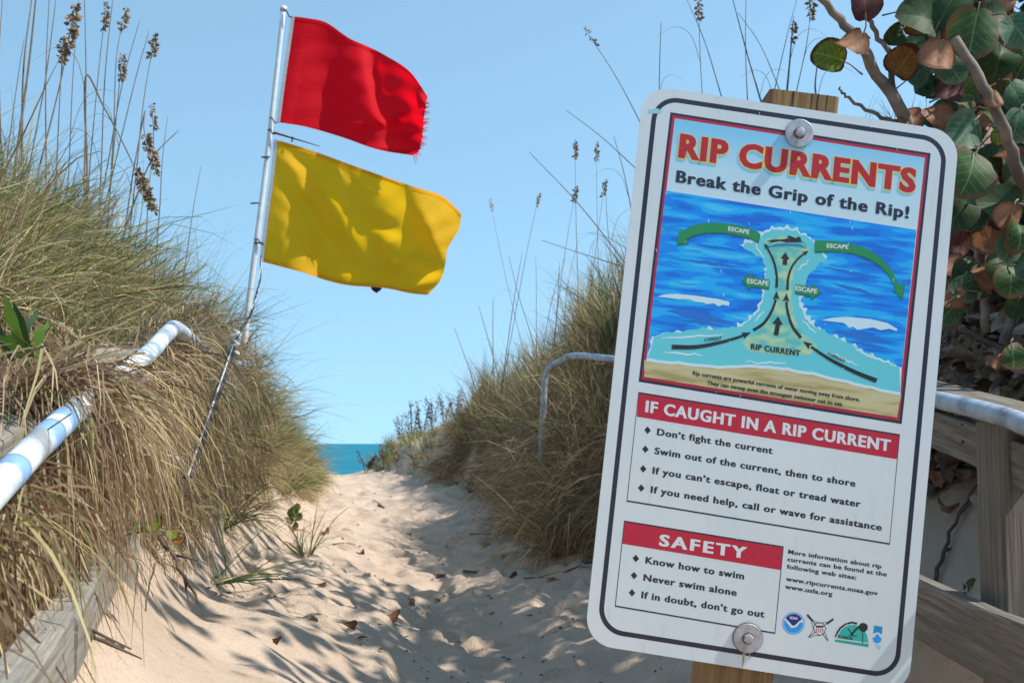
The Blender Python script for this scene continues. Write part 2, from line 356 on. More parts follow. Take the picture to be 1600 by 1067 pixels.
def ink(name, c, rough=.42):
    m, nt, b = newmat(name); n = noise(nt, coords(nt), 7, 3); n2 = noise(nt, coords(nt), 380, 2)
    cc = mixc(nt, ramp(nt, n, [(.3, (0, 0, 0)), (.8, (.09, .09, .09))]), c, tuple(x * .6 + .2 for x in c))
    cc = mixc(nt, ramp(nt, n2, [(.70, (0, 0, 0)), (.74, (.55, .55, .55))]), cc, (.6, .6, .6))
    L(nt, cc, b.inputs['Base Color']); b.inputs['Roughness'].default_value = rough; return m
I_white = ink('sign_white', (.72, .76, .77)); I_navy = ink('navy_ink', (.012, .014, .035)); I_red = ink('red_ink', (.52, .006, .035))
I_crimson = ink('title_red', (.50, .004, .02)); I_yel = ink('yellow_ink', (.85, .60, .04)); I_cy = ink('cyan_ink', (.20, .62, .74))
I_green = ink('green_ink', (.01, .27, .08)); I_dkgreen = ink('dark_green_ink', (.005, .12, .12)); I_black = ink('black_ink', (.012, .016, .018))
I_teal = ink('teal_ink', (.13, .62, .68)); I_foam = ink('foam_ink', (.62, .82, .86)); I_mint = ink('mint_ink', (.24, .63, .50)); I_sand = ink('sand_ink', (.55, .47, .22))
I_blue2 = ink('deep_blue_ink', (.005, .17, .62)); I_dkblue = ink('logo_navy', (.01, .02, .2)); I_lblue = ink('logo_blue', (.01, .33, .85)); I_lteal = ink('logo_teal', (.0, .38, .30)); I_bluegrey = ink('reflection_ink', (.02, .24, .45))
Z = {'n': 0}
LAY = .00005
def poly(name, pts, mat, layer, parent=None, label=None):
    me = mkmesh(name, [(p[0], p[1], layer * LAY) for p in pts], [tuple(range(len(pts)))])
    if me.polygons[0].normal.z < 0: me.flip_normals()
    return obj(name, me, mat, parent or sign, label)
def polys(name, lists, mat, layer, parent=None):
    b_ = MB()
    for pts in lists:
        ar = sum(p[0] * q[1] - q[0] * p[1] for p, q in zip(pts, pts[1:] + pts[:1]))
        if ar < 0: pts = pts[::-1]
        b_.add([(p[0], p[1], layer * LAY) for p in pts], [tuple(range(len(pts)))])
    return obj(name, b_.mesh(name), mat, parent or sign)
def stroke(pts, w, closed=False):
    """ribbon outline quads for a polyline; w may be a list"""
    n = len(pts); w = w if hasattr(w, '__len__') else [w] * n; Lf = []; Rt = []
    for i, p in enumerate(pts):
        if closed: a_, b_ = pts[i - 1], pts[(i + 1) % n]
        else: a_, b_ = pts[max(i - 1, 0)], pts[min(i + 1, n - 1)]
        d = (b_ - a_).normalized(); nn = Vector((-d.y, d.x)); Lf.append(p + nn * w[i] / 2); Rt.append(p - nn * w[i] / 2)
    qs = []
    for i in range(n if closed else n - 1):
        j = (i + 1) % n; qs.append([Lf[i], Rt[i], Rt[j], Lf[j]])
    return qs
def rrect(c4, r, n=10):
    out = []
    for i in range(4):
        p, a_, b_ = c4[i], c4[i - 1], c4[(i + 1) % 4]; da = (a_ - p).normalized(); db = (b_ - p).normalized()
        p0 = p + da * r; p1 = p + db * r; cc = p + (da + db) * r
        for k in range(n + 1):
            t = k / n * math.pi / 2; out.append(cc - db * r * math.cos(t) - da * r * math.sin(t))
    return out
C4 = [S(*p) for p in ((1006.4, 132.8), (1499.4, 206.5), (1419.1, 1084.8), (912.7, 1004.7))]
out = rrect(C4, 43 * PX); n = len(out); th = .0032
V = [(p.x, p.y, 0) for p in out] + [(p.x, p.y, -th) for p in out]
me = mkmesh('panel', V, [tuple(range(n)), tuple(range(2*n - 1, n - 1, -1))] + [(i, n + i, n + (i+1) % n, (i+1) % n) for i in range(n)])
if me.polygons[0].normal.z < 0: me.flip_normals()
m, nt, b = newmat('sign_sheet'); n1 = noise(nt, coords(nt), 4, 4); n2 = noise(nt, coords(nt), 230, 2); n3 = noise(nt, coords(nt, (9, 2, 1)), 6, 4)
cc = ramp(nt, n1, [(.3, (.66, .715, .735)), (.7, (.72, .755, .76))])
cc = mixc(nt, ramp(nt, n2, [(.72, (0, 0, 0)), (.76, (.6, .6, .6))]), cc, (.33, .33, .34))
cc = mixc(nt, ramp(nt, n3, [(.58, (0, 0, 0)), (.8, (.35, .35, .35))]), cc, (.5, .5, .47))
L(nt, cc, b.inputs['Base Color']); b.inputs['Roughness'].default_value = .38; M_sheet = m
obj('panel', me, M_sheet, sign)
def inset(c4, l, t, r, bt):
    """moves the four edges in by l,t,r,b pixels"""
    TL, TR, BR, BL = c4; ux = (TR - TL).normalized(); 
    return [TL + ux * l * PX - SIDE * t * PX, TR - ux * r * PX - SIDE * t * PX, BR - ux * r * PX + SIDE * bt * PX, BL + ux * l * PX + SIDE * bt * PX]
bd = rrect(inset(C4, 21, 17, 21, 24), 36 * PX)
polys('border_line', stroke(bd, 7.6 * PX, True), I_navy, 1)
# --- picture
pic_o = [S(1047.5, 175.7), S(1454.2, 239.8), S(1409, 662.5), S(997.8, 596.3)]
poly('picture_border', pic_o, I_navy, 1)
poly('picture_border', inset(pic_o, 4, 4, 4.5, 4.5), I_red, 2, label='inner red border line')
pin = inset(pic_o, 8, 8.5, 8.5, 9)
m, nt, b = newmat('title_gradient'); tc = N(nt, 'ShaderNodeTexCoord'); sp = N(nt, 'ShaderNodeSeparateXYZ'); L(nt, tc.outputs['Object'], sp.inputs[0])
mm = N(nt, 'ShaderNodeMath', operation='MULTIPLY_ADD'); L(nt, sp.outputs['X'], mm.inputs[0]); mm.inputs[1].default_value = 0; L(nt, sp.outputs['Y'], mm.inputs[2])
mr = N(nt, 'ShaderNodeMapRange'); L(nt, mm.outputs[0], mr.inputs[0]); mr.inputs[1].default_value = S(1230, 325).y; mr.inputs[2].default_value = S(1230, 215).y
L(nt, ramp(nt, mr.outputs[0], [(0, (.60, .76, .82)), (.45, (.50, .74, .86)), (1, (.24, .62, .86))]), b.inputs['Base Color']); b.inputs['Roughness'].default_value = .42
pict = poly('picture', pin, m, 3)
m, nt, b = newmat('printed_sea'); v = coords(nt, (4, 26, 1)); n1 = noise(nt, v, 2.2, 3, .45); n2 = noise(nt, coords(nt, (7, 60, 1)), 1.5, 2, .4)
c1 = ramp(nt, n1, [(.40, (.004, .16, .68)), (.42, (.0, .24, .84)), (.50, (.0, .28, .86)), (.52, (.008, .42, .90)), (.62, (.012, .44, .90)), (.64, (.06, .55, .90))])
r_ = nt.nodes[-1] if False else None
c1 = mixc(nt, ramp(nt, n2, [(.64, (0, 0, 0)), (.65, (.7, .7, .7))]), c1, (.0, .19, .70))
L(nt, c1, b.inputs['Base Color']); b.inputs['Roughness'].default_value = .42
seaTL = S(1040, 297.9); seaTR = S(1432, 359.6)
poly('printed_sea', [seaTL + (pin[3] - pin[0]).normalized() * 0, seaTR, pin[2], pin[3]], m, 4, pict)
def r5(x, y): return S(980 + x / 2.808, 300 + y / 2.808)
def r5l(s): return [r5(*p) for p in s]
def jag(pts, amp, sub=5, seed=1):
    r = random.Random(seed); o_ = []
    for a_, b_ in zip(pts, pts[1:]):
        d = b_ - a_; nn = Vector((-d.y, d.x)).normalized()
        for k in range(sub): o_.append(a_ + d * (k / sub) + nn * (amp * (r.random() - .5) * 2 if k % 2 else amp * -.3))
    o_.append(pts[-1]); return o_
shore = [(85, 735), (160, 745), (250, 752), (400, 768), (560, 763), (640, 770), (720, 780), (850, 805), (1000, 842), (1100, 865), (1199, 885)]
lft = [(92, 690), (105, 630), (200, 612), (300, 600), (400, 598), (480, 590), (530, 555), (570, 510), (590, 440), (600, 370), (608, 320), (585, 280), (545, 262), (505, 240), (510, 212), (560, 205), (600, 165), (660, 150), (730, 158), (790, 180), (830, 215), (880, 285), (835, 325), (800, 360), (770, 420), (765, 480), (790, 540), (830, 590), (900, 625), (980, 665), (1060, 705), (1130, 740), (1204, 768)]
S1 = r5l(lft); 
poly('surf_fringe', jag(S1, 5.5 * PX, 5, 3) + r5l(shore)[::-1], I_foam, 5, pict)
cen = r5(680, 560)
S2 = [p + (cen - p).normalized() * 4.0 * PX for p in S1]
poly('surf', jag(S2, 3.2 * PX, 5, 9) + r5l(shore)[::-1], I_teal, 6, pict)
inner = r5l([(600, 215), (660, 190), (720, 192), (770, 215), (802, 250), (770, 290), (745, 330), (722, 400), (720, 480), (735, 560), (770, 620), (840, 680), (800, 715), (640, 720), (540, 700), (500, 660), (575, 610), (625, 540), (645, 470), (650, 400), (648, 340), (615, 280), (600, 215)])
m, nt, b = newmat('printed_shallows'); n1 = noise(nt, coords(nt, (16, 30, 1)), 1.5, 2, .5)
L(nt, ramp(nt, n1, [(.42, (.13, .52, .50)), (.46, (.22, .60, .46)), (.56, (.36, .64, .42)), (.6, (.50, .68, .40))]), b.inputs['Base Color']); b.inputs['Roughness'].default_value = .42
poly('shallows', jag(inner, 2.2 * PX, 3, 5)[:-1], m, 7, pict)
for k, (a_, w) in enumerate((((150, 640, 420, 625), 3), ((160, 700, 330, 715), 3), ((520, 745, 700, 750), 3), ((880, 700, 1010, 760), 3), ((560, 225, 600, 290), 2.5), ((800, 300, 745, 345), 2.5), ((600, 520, 560, 570), 2.5), ((770, 560, 830, 620), 2.5), ((1000, 690, 1180, 765), 3.5))):
    p = r5(a_[0], a_[1]); q = r5(a_[2], a_[3])
    pts = jag([p, p.lerp(q, .5), q], 2.4 * PX, 5, 50 + k)
    polys('foam_streak', stroke(pts, [w * PX * (.4 + .6 * math.sin(math.pi * i / (len(pts) - 1))) for i in range(len(pts))]), I_foam, 8, pict)
m, nt, b = newmat('printed_sand'); n1 = noise(nt, coords(nt, (5, 40, 1)), 1.5, 3, .5)
L(nt, ramp(nt, n1, [(.4, (.40, .32, .13)), (.5, (.56, .48, .24)), (.62, (.60, .53, .30))]), b.inputs['Base Color']); b.inputs['Roughness'].default_value = .42
poly('printed_beach', [S(1006.5, 562)] + r5l(shore)[1:-1] + [S(1408, 616.5)] + [pin[2], pin[3]], m, 9, pict)
pts = jag(r5l(shore), 1.2 * PX, 4, 77); polys('shore_foam', stroke(pts, 4.5 * PX), I_foam, 10, pict)
for w_ in ([(130, 460), (165, 449), (220, 447), (300, 455), (400, 470), (448, 482), (446, 500), (420, 494), (400, 502), (380, 488), (350, 492), (330, 484), (300, 482), (270, 470), (220, 470), (160, 462)],
           [(850, 562), (900, 552), (960, 548), (1060, 556), (1140, 574), (1187, 602), (1180, 610), (1150, 600), (1110, 606), (1080, 594), (1040, 600), (1010, 605), (990, 590), (975, 596), (950, 574), (900, 568)]):
    poly('printed_wave', r5l(w_), I_foam, 8, pict)
    mm_ = [(x + 6, y + 14) for x, y in w_[5:]]; poly('wave_shadow', r5l([(w_[0][0] + 40, w_[0][1] + 8)] + [(x + 4, y + 44 - abs(i - 4) * 5) for i, (x, y) in enumerate(w_[6:-1])][::1]), I_blue2, 5, pict) if False else None
# dark blue troughs under the waves and streaks
for k, (x0, y0, x1, y1, w) in enumerate(((170, 520, 470, 575, 11), (220, 560, 440, 590, 6), (900, 610, 1170, 660, 11), (960, 650, 1150, 690, 6), (300, 230, 480, 255, 5), (860, 330, 1100, 380, 5), (250, 300, 500, 330, 6), (900, 400, 1090, 450, 6))):
    p = r5(x0, y0); q = r5(x1, y1); pts = jag([p, p.lerp(q, .5), q], 1.5 * PX, 4, k)
    polys('trough_streak', stroke(pts, [w * PX * math.sin(math.pi * (i + .3) / (len(pts) - .4)) for i in range(len(pts))]), I_blue2, 5, pict)
gL = [(583, 182), (540, 160), (500, 149), (450, 140), (380, 135), (320, 140), (270, 155), (240, 174), (232, 164), (217, 229), (271, 222), (256, 207), (290, 190), (340, 179), (420, 178), (490, 190), (540, 203), (574, 219)]
gR = [(824, 212), (900, 215), (980, 225), (1050, 248), (1110, 287), (1160, 342), (1193, 410), (1216, 398), (1207, 469), (1165, 428), (1178, 420), (1150, 368), (1108, 322), (1060, 292), (990, 268), (900, 259), (821, 262)]
gl = [(503, 385), (549, 357), (547, 373), (624, 385), (620, 423), (541, 412), (537, 428)]
gr = [(738, 405), (812, 416), (814, 401), (852, 438), (805, 470), (806, 455), (735, 442)]
for g in (gL, gR, gl, gr):
    poly('arrow_shadow', [r5(x + 2, y + 7) for x, y in g], I_dkgreen, 11, pict)
    poly('escape_arrow', r5l(g), I_green, 12, pict)
poly('direction_arrow', r5l([(694, 265), (713, 297), (703, 296), (700, 322), (681, 319), (684, 293), (672, 291)]), I_black, 12, pict)
poly('direction_arrow', r5l([(662, 545), (683, 583), (671, 583), (663, 630), (642, 627), (651, 580), (636, 577)]), I_black, 12, pict)
def curved(pts, w0, w1, head):
    c = catmull([Vector((p[0], p[1], 0)) for p in pts], 6); c = [Vector((p.x, p.y)) for p in c]; q = [r5(p.x, p.y) for p in c]; nn = len(q)
    d = (q[-1] - q[-4]).normalized(); tip = q[-1]; bse = tip - d * head * 1.6 * PX; nrm = Vector((-d.y, d.x)) * head * .62 * PX
    k = max(i for i in range(nn) if (q[i] - tip).length > head * 1.3 * PX) + 1
    ws = [(w0 + (w1 - w0) * i / (nn - 1)) * PX for i in range(nn)]
    polys('current_arrow', stroke(q[:k], ws[:k]) + [[tip, bse + nrm, bse + d * head * .25 * PX, bse - nrm]], I_black, 12, pict)
curved([(655, 420), (656, 370), (645, 310), (622, 260), (600, 224)], 4, 2.6, 6.5)
curved([(703, 430), (706, 380), (722, 330), (755, 288), (797, 257)], 4, 2.6, 6.5)
curved([(553, 607), (600, 575), (635, 520), (652, 470), (655, 434)], 5, 3, 8.5)
curved([(762, 640), (725, 590), (705, 530), (698, 480), (699, 443)], 5, 3, 8.5)
curved([(195, 680), (300, 680), (400, 662), (480, 640), (543, 616)], 7.5, 3.2, 9)
curved([(1094, 828), (1000, 790), (900, 740), (825, 692), (772, 655)], 7.5, 3.2, 9)
poly('swimmer_reflection', r5l([(612, 245), (650, 228), (700, 225), (760, 230), (792, 250), (740, 238), (690, 238), (640, 240)]), I_bluegrey, 11, pict)
sw = [(608, 217), (640, 209), (685, 208), (708, 203), (700, 194), (712, 192), (740, 203), (752, 196), (762, 202), (762, 213), (775, 222), (758, 220), (735, 222), (700, 222), (670, 216), (640, 221), (625, 226), (632, 218)]
poly('swimmer', r5l(sw), I_black, 12, pict)
# --- lettering
def lettering(name, txt, pl, pr, cap, mat, layer=13, bold=.018, parent=None, sp=1.0, shift=(0, 0), spb=None, ref=None, thick=None):
    if thick is None: thick = .026 if spb is None else .014
    if spb is None: spb = max(.02, bold) + .022; bold = min(bold, .022)
    """pl, pr: photo position of the baseline's two ends, cap: capital height in photo pixels"""
    cu = bpy.data.curves.new('t', 'FONT'); cu.body = txt; cu.offset = bold; cu.space_character = sp + max(0, (spb or bold) - .02) * 2.6; cu.resolution_u = 3; cu.fill_mode = 'BOTH'
    o = bpy.data.objects.new('t', cu); COL.objects.link(o); dg = bpy.context.evaluated_depsgraph_get()
    me = bpy.data.meshes.new_from_object(o.evaluated_get(dg)); bpy.data.objects.remove(o); bpy.data.curves.remove(cu)
    co = np.zeros(len(me.vertices) * 3); me.vertices.foreach_get('co', co); co = co.reshape(-1, 3)
    if ref is None: x0, x1 = co[:, 0].min(), co[:, 0].max(); CH = .727 + 2 * bold
    else: x0, x1, CH = ref
    a_ = S(*pl); b_ = S(*pr); dx = (b_ - a_) / (x1 - x0); dy = SIDE * (cap * PX / CH)
    d_ = (b_ - a_).normalized()
    bl = 0 if ref is not None else -bold
    q = np.zeros_like(co)
    for i in (0, 1): q[:, i] = a_[i] + (co[:, 0] - x0) * dx[i] + (co[:, 1] + (bold if ref is None else ref[2] * 0 + .03)) * dy[i] + (shift[0] * d_[i] - shift[1] * SIDE[i]) * PX
    nv = len(q); polys_ = [tuple(p.vertices) for p in me.polygons]; VV = []; FF = []
    for k, sh_ in enumerate((0, -thick, thick)):
        qq = q.copy(); qq[:, :2] += np.array([dx.x, dx.y]) * sh_; qq[:, 2] = layer * LAY + k * LAY * .3; VV += [tuple(p) for p in qq]; FF += [tuple(i + k * nv for i in f_) for f_ in polys_]
        if thick == 0: break
    me = mkmesh(name, VV, FF)
    if len(me.polygons) and me.polygons[0].normal.z < 0: me.flip_normals()
    me.materials.clear(); obj(name, me, mat, parent or sign); return (x0, x1, CH)
T1 = ('RIP CURRENTS', (1059.8, 246.8), (1429, 302.5), 41.5)
rf1 = lettering('title_lettering', *T1, I_crimson, 9, .040, sp=1.03, spb=.05)
lettering('title_outline', *T1, I_yel, 8, .066, sp=1.03, spb=.05, ref=rf1)
lettering('title_shadow', *T1, I_cy, 7, .068, sp=1.03, spb=.05, shift=(-1.5, 3.5), ref=rf1)
lettering('subtitle_lettering', 'Break the Grip of the Rip!', (1056.2, 285), (1419, 342), 20.5, I_navy, 9, .045)
for args in (('ESCAPE', (1137.6, 360.6), (1170.2, 366.2), 7.4), ('ESCAPE', (1291.4, 387.3), (1325, 389.3), 7.2), ('ESCAPE', (1167.2, 442.4), (1200.3, 446.8), 8), ('ESCAPE', (1242.6, 453.8), (1275.8, 459), 8)):
    lettering('arrow_lettering', *args, I_white, 14, .04, pict)
lettering('picture_lettering', 'RIP CURRENT', (1173, 545.6), (1249.8, 556.6), 9.8, I_black, 14, .04, pict)
lettering('picture_lettering', 'CURRENT', (1100.2, 533.6), (1127.2, 530.9), 5.6, I_black, 14, .01, pict)
lettering('picture_lettering', 'CURRENT', (1293.5, 554.4), (1320.2, 567.6), 5.6, I_black, 14, .01, pict)
lettering('caption_lettering', 'Rip currents are powerful currents of water moving away from shore.', (1082.2, 585.4), (1343.2, 627.4), 6.6, I_black, 14, .026, pict)
lettering('caption_lettering', 'They can sweep even the strongest swimmer out to sea.', (1104.8, 600.6), (1317.2, 634.6), 6.6, I_black, 14, .026, pict)
# boxes
def box(tl, tr, rl, rr, bl, br, name):
    q = [S(*tl), S(*tr), S(*br), S(*bl)]; cc = sum(q, Vector((0, 0))) / 4
    o = polys(name, stroke(q, 2.6 * PX, True), I_navy, 3)
    poly('red_header', [S(*tl), S(*tr), S(*rr), S(*rl)], I_red, 2, o)
    return o
b1 = box((997.8, 613.4), (1405.6, 679.4), (995, 650.8), (1401.3, 717.2), (979.7, 782.2), (1390, 849.4), 'advice_box')
b2 = box((975.6, 814), (1223.8, 854.2), (972.5, 849), (1220.6, 890.3), (961.3, 946.3), (1210.8, 988.6), 'safety_box')
lettering('header_lettering', 'IF CAUGHT IN A RIP CURRENT', (1008.4, 643.6), (1390, 705.3), 19.3, I_white, 4, .046, b1)
lettering('header_lettering', 'SAFETY', (1030, 852.2), (1165.2, 872.6), 19, I_white, 4, .048, b2, sp=1.15)
for t, a_, b_ in (("Don\u2019t fight the current", (1026.4, 679.6), (1206.5, 709.2)), ("Swim out of the current, then to shore", (1022.6, 709), (1336, 760.4)), ("If you can\u2019t escape, float or tread water", (1019.5, 739.8), (1344.2, 792.4)), ("If you need help, call or wave for assistance", (1016.6, 769.6), (1377, 829))):
    lettering('advice_lettering', t, a_, b_, 11.2, I_black, 2, .044, b1)
for t, a_, b_ in (("Know how to swim", (1008.4, 879.8), (1162, 905)), ("Never swim alone", (1005.2, 906.8), (1150.4, 930.8)), ("If in doubt, don\u2019t go out", (1002, 934), (1193.8, 964.6))):
    lettering('advice_lettering', t, a_, b_, 11.2, I_black, 2, .044, b2)
for par, lst in ((b1, ((1011.9, 671.9), (1008.4, 701.6), (1005, 732.2), (1001.9, 762.2))), (b2, ((993.5, 872), (990.7, 898.7), (987.5, 925.6)))):
    for (u, v) in lst: poly('bullet', [S(u, v - 6), S(u + 5.2, v + .5), S(u - .2, v + 6), S(u - 5.2, v - .5)], I_black, 2, par)
for t, a_, b_ in (("More information about rip", (1231.5, 864.7), (1376.8, 888)), ("currents can be found at the", (1230.3, 876.3), (1385.2, 900.3)), ("following web sites:", (1229.3, 887.8), (1337.6, 905.3)), ("www.ripcurrents.noaa.gov", (1228, 907), (1371.2, 930)), ("www.usla.org", (1226.5, 919), (1300.2, 931))):
    lettering('information_lettering', t, a_, b_, 7.2, I_black, 2, .034)
# --- wear: bit of tape, scratches, rust run under the lower bolt
polys('tape_scrap', [[S(1013, 171), S(1034, 172), S(1033, 177.5), S(1012, 178)], [S(1022, 169.5), S(1030, 170), S(1029, 172), S(1021, 171.6)]], ink('tape_cyan', (.30, .66, .72)), 3)
rs = random.Random(17)
polys('scratch', [q for k in range(60) for (u_, v_) in [(rs.uniform(1020, 1430), rs.uniform(170, 1000))] for q in stroke([S(u_, v_), S(u_ + rs.uniform(-1.5, 1.5), v_ + rs.uniform(1, 6))], rs.uniform(.5, 1.0) * PX)], I_foam, 16)
# --- emblems
def r8(x, y): return S(1200 + x / 8, 930 + y / 8)
def disc(c, r, n=28, a0=0, a1=360): return [r8(c[0] + r * math.cos(math.radians(a0 + (a1 - a0) * i / n)), c[1] - r * math.sin(math.radians(a0 + (a1 - a0) * i / n))) for i in range(n + (0 if a1 - a0 == 360 else 1))]
lg = poly('emblem', disc((318, 347), 140), I_lblue, 2, label='round blue emblem with a white gull')
poly('ring', disc((318, 347), 127), I_white, 3, lg)
poly('lower_field', disc((318, 347), 120, 20, -197, 5), I_lblue, 4, lg); poly('upper_field', disc((318, 347), 120, 20, 28, 158)[::1] + [r8(265, 330), r8(300, 372), r8(340, 372), r8(380, 335)], I_dkblue, 5, lg)
polys('gull', stroke([r8(205, 275), r8(250, 335), r8(300, 392), r8(350, 378), r8(395, 325), r8(435, 305)], [1 * PX, 3.5 * PX, 4 * PX, 3.2 * PX, 2.4 * PX, .8 * PX]), I_white, 6, lg)
lettering('emblem_lettering', 'NOAA', (1234, 966.5), (1246, 968), 4.5, I_white, 7, .02, lg)
l2 = polys('emblem', stroke([r8(490, 238), r8(560, 320)], 3.4 * PX) + stroke([r8(560, 320), r8(750, 565)], 1.2 * PX) + stroke([r8(818, 292), r8(735, 350)], 3.2 * PX) + stroke([r8(735, 350), r8(505, 520)], 1.2 * PX)
           + stroke([r8(590, 350), r8(560, 400), r8(590, 450), r8(640, 500), r8(700, 470), r8(725, 410), r8(690, 350), r8(640, 335)], 1.1 * PX, True)
           + stroke([r8(565, 310), r8(640, 345), r8(735, 330)], .8 * PX) + stroke([r8(540, 330), r8(575, 420), r8(510, 510)], .8 * PX) + stroke([r8(700, 450), r8(730, 500), r8(750, 560)], .8 * PX) + stroke([r8(655, 490), r8(600, 495), r8(515, 525)], .8 * PX), I_black, 3)
l2['label'] = 'crossed oars and life ring emblem'
poly('shield', disc((645, 425), 58, 16), I_white, 4, l2)
polys('shield_stripe', [q for x in (605, 632, 658, 685) for q in stroke([r8(x, 410), r8(x, 462)], 1.4 * PX)], I_red, 5, l2)
polys('shield_band', stroke([r8(600, 388), r8(690, 388)], 3 * PX), I_black, 5, l2)
l3 = poly('emblem', [r8(832, 575), r8(1252, 643), r8(1262, 605), r8(838, 545)], I_lteal, 2, label='green half round emblem with a palm tree')
arc = [r8(870, 530), r8(880, 490), r8(905, 440), r8(950, 395), r8(1010, 368), r8(1080, 362), r8(1150, 385), r8(1205, 430), r8(1240, 500), r8(1258, 590)]
poly('half_disc', arc, ink('emblem_teal', (.02, .45, .38)), 2, l3)
polys('emblem_arc', stroke([r8(842, 520), r8(865, 460), r8(905, 405), r8(970, 355), r8(1050, 335), r8(1115, 350)], 3 * PX), I_black, 3, l3)
polys('arc_gaps', [q for a_ in range(12) for q in stroke([r8(980 + 150 * math.cos(math.radians(185 - a_ * 9)) - 0, 500 - 165 * math.sin(math.radians(185 - a_ * 9))), r8(980 + 126 * math.cos(math.radians(185 - a_ * 9)), 500 - 142 * math.sin(math.radians(185 - a_ * 9)))], .5 * PX)], I_white, 4, l3)
poly('palm_crown', jag(disc((1190, 398), 55, 12) + [disc((1190, 398), 55, 12)[0]], 1.4 * PX, 3, 4)[:-1], I_black, 4, l3)
polys('palm_trunk', stroke([r8(1180, 430), r8(1185, 520), r8(1183, 595)], 1.3 * PX) + stroke([r8(1040, 495), r8(1090, 430), r8(1150, 380)], 3.4 * PX) + stroke([r8(1000, 410), r8(1060, 500)], 1.6 * PX) + stroke([r8(1010, 500), r8(1115, 505)], 1.2 * PX), I_black, 4, l3)
lettering('emblem_lettering', 'FLORIDA', (1309.2, 996), (1332, 999.5), 5, I_black, 5, .02, l3)
l4 = poly('emblem', [r8(1325, 372), r8(1432, 388), r8(1425, 480), r8(1315, 470)], ink('emblem_blue', (.0, .28, .55)), 2, label='small blue emblem with a white wave')
poly('disc', disc((1365, 540), 55), I_lblue, 3, l4); polys('white_wave', stroke([r8(1320, 520), r8(1350, 470), r8(1385, 470), r8(1410, 520)], 2.4 * PX), I_white, 4, l4)
polys('small_line', stroke([r8(1330, 610), r8(1405, 622)], 1 * PX) + stroke([r8(1345, 635), r8(1408, 648)], 1 * PX) + stroke([r8(1365, 655), r8(1405, 664)], 1 * PX), I_cy, 3, l4)
# --- washers, bolts
m, nt, b = newmat('galvanised_steel'); n = noise(nt, coords(nt), 60, 5); L(nt, ramp(nt, n, [(.35, (.34, .34, .35)), (.65, (.52, .52, .54))]), b.inputs['Base Color']); b.inputs['Metallic'].default_value = .55; b.inputs['Roughness'].default_value = .5; M_steel = m
M_rust = plain('rust', (.20, .085, .025), .9, 0, .5, 300)
def lathe(prof_, n=36, rot=0):
    V = []; Fc = []
    for r, z in prof_:
        for k in range(n): V.append((r * math.cos(2*math.pi*k/n + rot), r * math.sin(2*math.pi*k/n + rot), z))
    for i in range(len(prof_) - 1):
        for k in range(n): Fc.append((i*n + k, i*n + (k+1) % n, (i+1)*n + (k+1) % n, (i+1)*n + k))
    Fc.append(tuple((len(prof_)-1)*n + k for k in range(n))); return V, Fc
for (u, v), rust in (((1248.3, 209.2), .9), ((1168, 996), 1.0)):
    p = S(u, v); T = Matrix.Translation((p.x, p.y, .0045)); R_ = 22.4 * PX
    rr = obj('rust_stain', mkmesh('rust_stain', *lathe([(R_ * 1.05, -.0030), (R_ * 1.05, -.0022), (R_ * .9, -.0021)])), M_rust, sign, mw=T) if rust == 1.0 else None
    wv, wf = lathe([(R_, -.0022), (R_, .0012), (R_ * .97, .0018), (R_ * .38, .0018)]); 
    w = obj('washer', mkmesh('washer', wv, wf), M_steel, sign, mw=T)
    cv = lathe([(R_ * .42, .0018), (R_ * .40, .0026), (R_ * .3, .0027)]); obj('rust_ring', mkmesh('rust_ring', *cv), M_rust, w)
    hv = lathe([(R_ * .36, .0026), (R_ * .36, .010), (R_ * .30, .0122), (R_ * .12, .0128)], 6, .4); obj('bolt_head', mkmesh('bolt_head', *hv), M_steel, w)
M_run = plain('rust_run', (.42, .30, .20), .6, 0, .3, 60)
polys('rust_run', stroke([S(1163, 1016), S(1161.5, 1030), S(1160, 1042)], [5 * PX, 3.4 * PX, 1 * PX]) + stroke([S(1172, 1017), S(1171, 1028)], [2.4 * PX, .8 * PX]), M_run, 3)
# post (6x6 timber behind the panel), following the sign's long side
def off(u, v, dz): return SO + (onsign(u, v) - SO) + SN * dz
topm = off(1259.5, 143.5, 0); botm = off(1156.5, 1040, 0); dd = (botm - topm).normalized(); wpost = 110 * PX
hw = wpost / 2; pc_top = topm - SN * (th + .004 + hw) ; pc_bot = pc_top + dd * (1.9)
# build with SN as the thickness direction
x_ = (pc_bot - pc_top).normalized(); yv = SN.cross(x_).normalized(); zv = x_.cross(yv)
Ln = (pc_bot - pc_top).length; V = []; Fc = []; r = random.Random(3)
bv = .006; sec = [(-hw + bv, -hw), (hw - bv, -hw), (hw, -hw + bv), (hw, hw - bv), (hw - bv, hw), (-hw + bv, hw), (-hw, hw - bv), (-hw, -hw + bv)]
for i in range(9):
    for (a_, b_) in sec: V.append((-Ln / 2 + Ln * i / 8, a_ + r.uniform(-.001, .001), b_))
for i in range(8):
    for k in range(8): Fc.append((i*8 + k, (i+1)*8 + k, (i+1)*8 + (k+1) % 8, i*8 + (k+1) % 8))
Fc.append(tuple(range(8))); Fc.append(tuple(64 + k for k in range(7, -1, -1)))
mw = Matrix.Translation((pc_top + pc_bot) / 2) @ Matrix((x_, yv, zv)).transposed().to_4x4()
po = obj('post', mkmesh('post', V, Fc), M_post, sign); po.matrix_local = sign.matrix_basis.inverted() @ mw
# drying cracks in the front face
bb = MB()
for k in range(7):
    yy = r.uniform(-hw * .85, hw * .85); x0 = -Ln / 2 + (0 if k < 4 else .85); l_ = r.uniform(.06, .3)
    bb.add([(x0 - .0005, yy, hw + .0004), (x0 + l_, yy + .001, hw + .0004), (x0 - .0005, yy + .0022, hw + .0004)], [(0, 1, 2)])
ck = obj('crack', bb.mesh('crack'), plain('dark_crack', (.02, .012, .006), .9), po, kind='stuff')

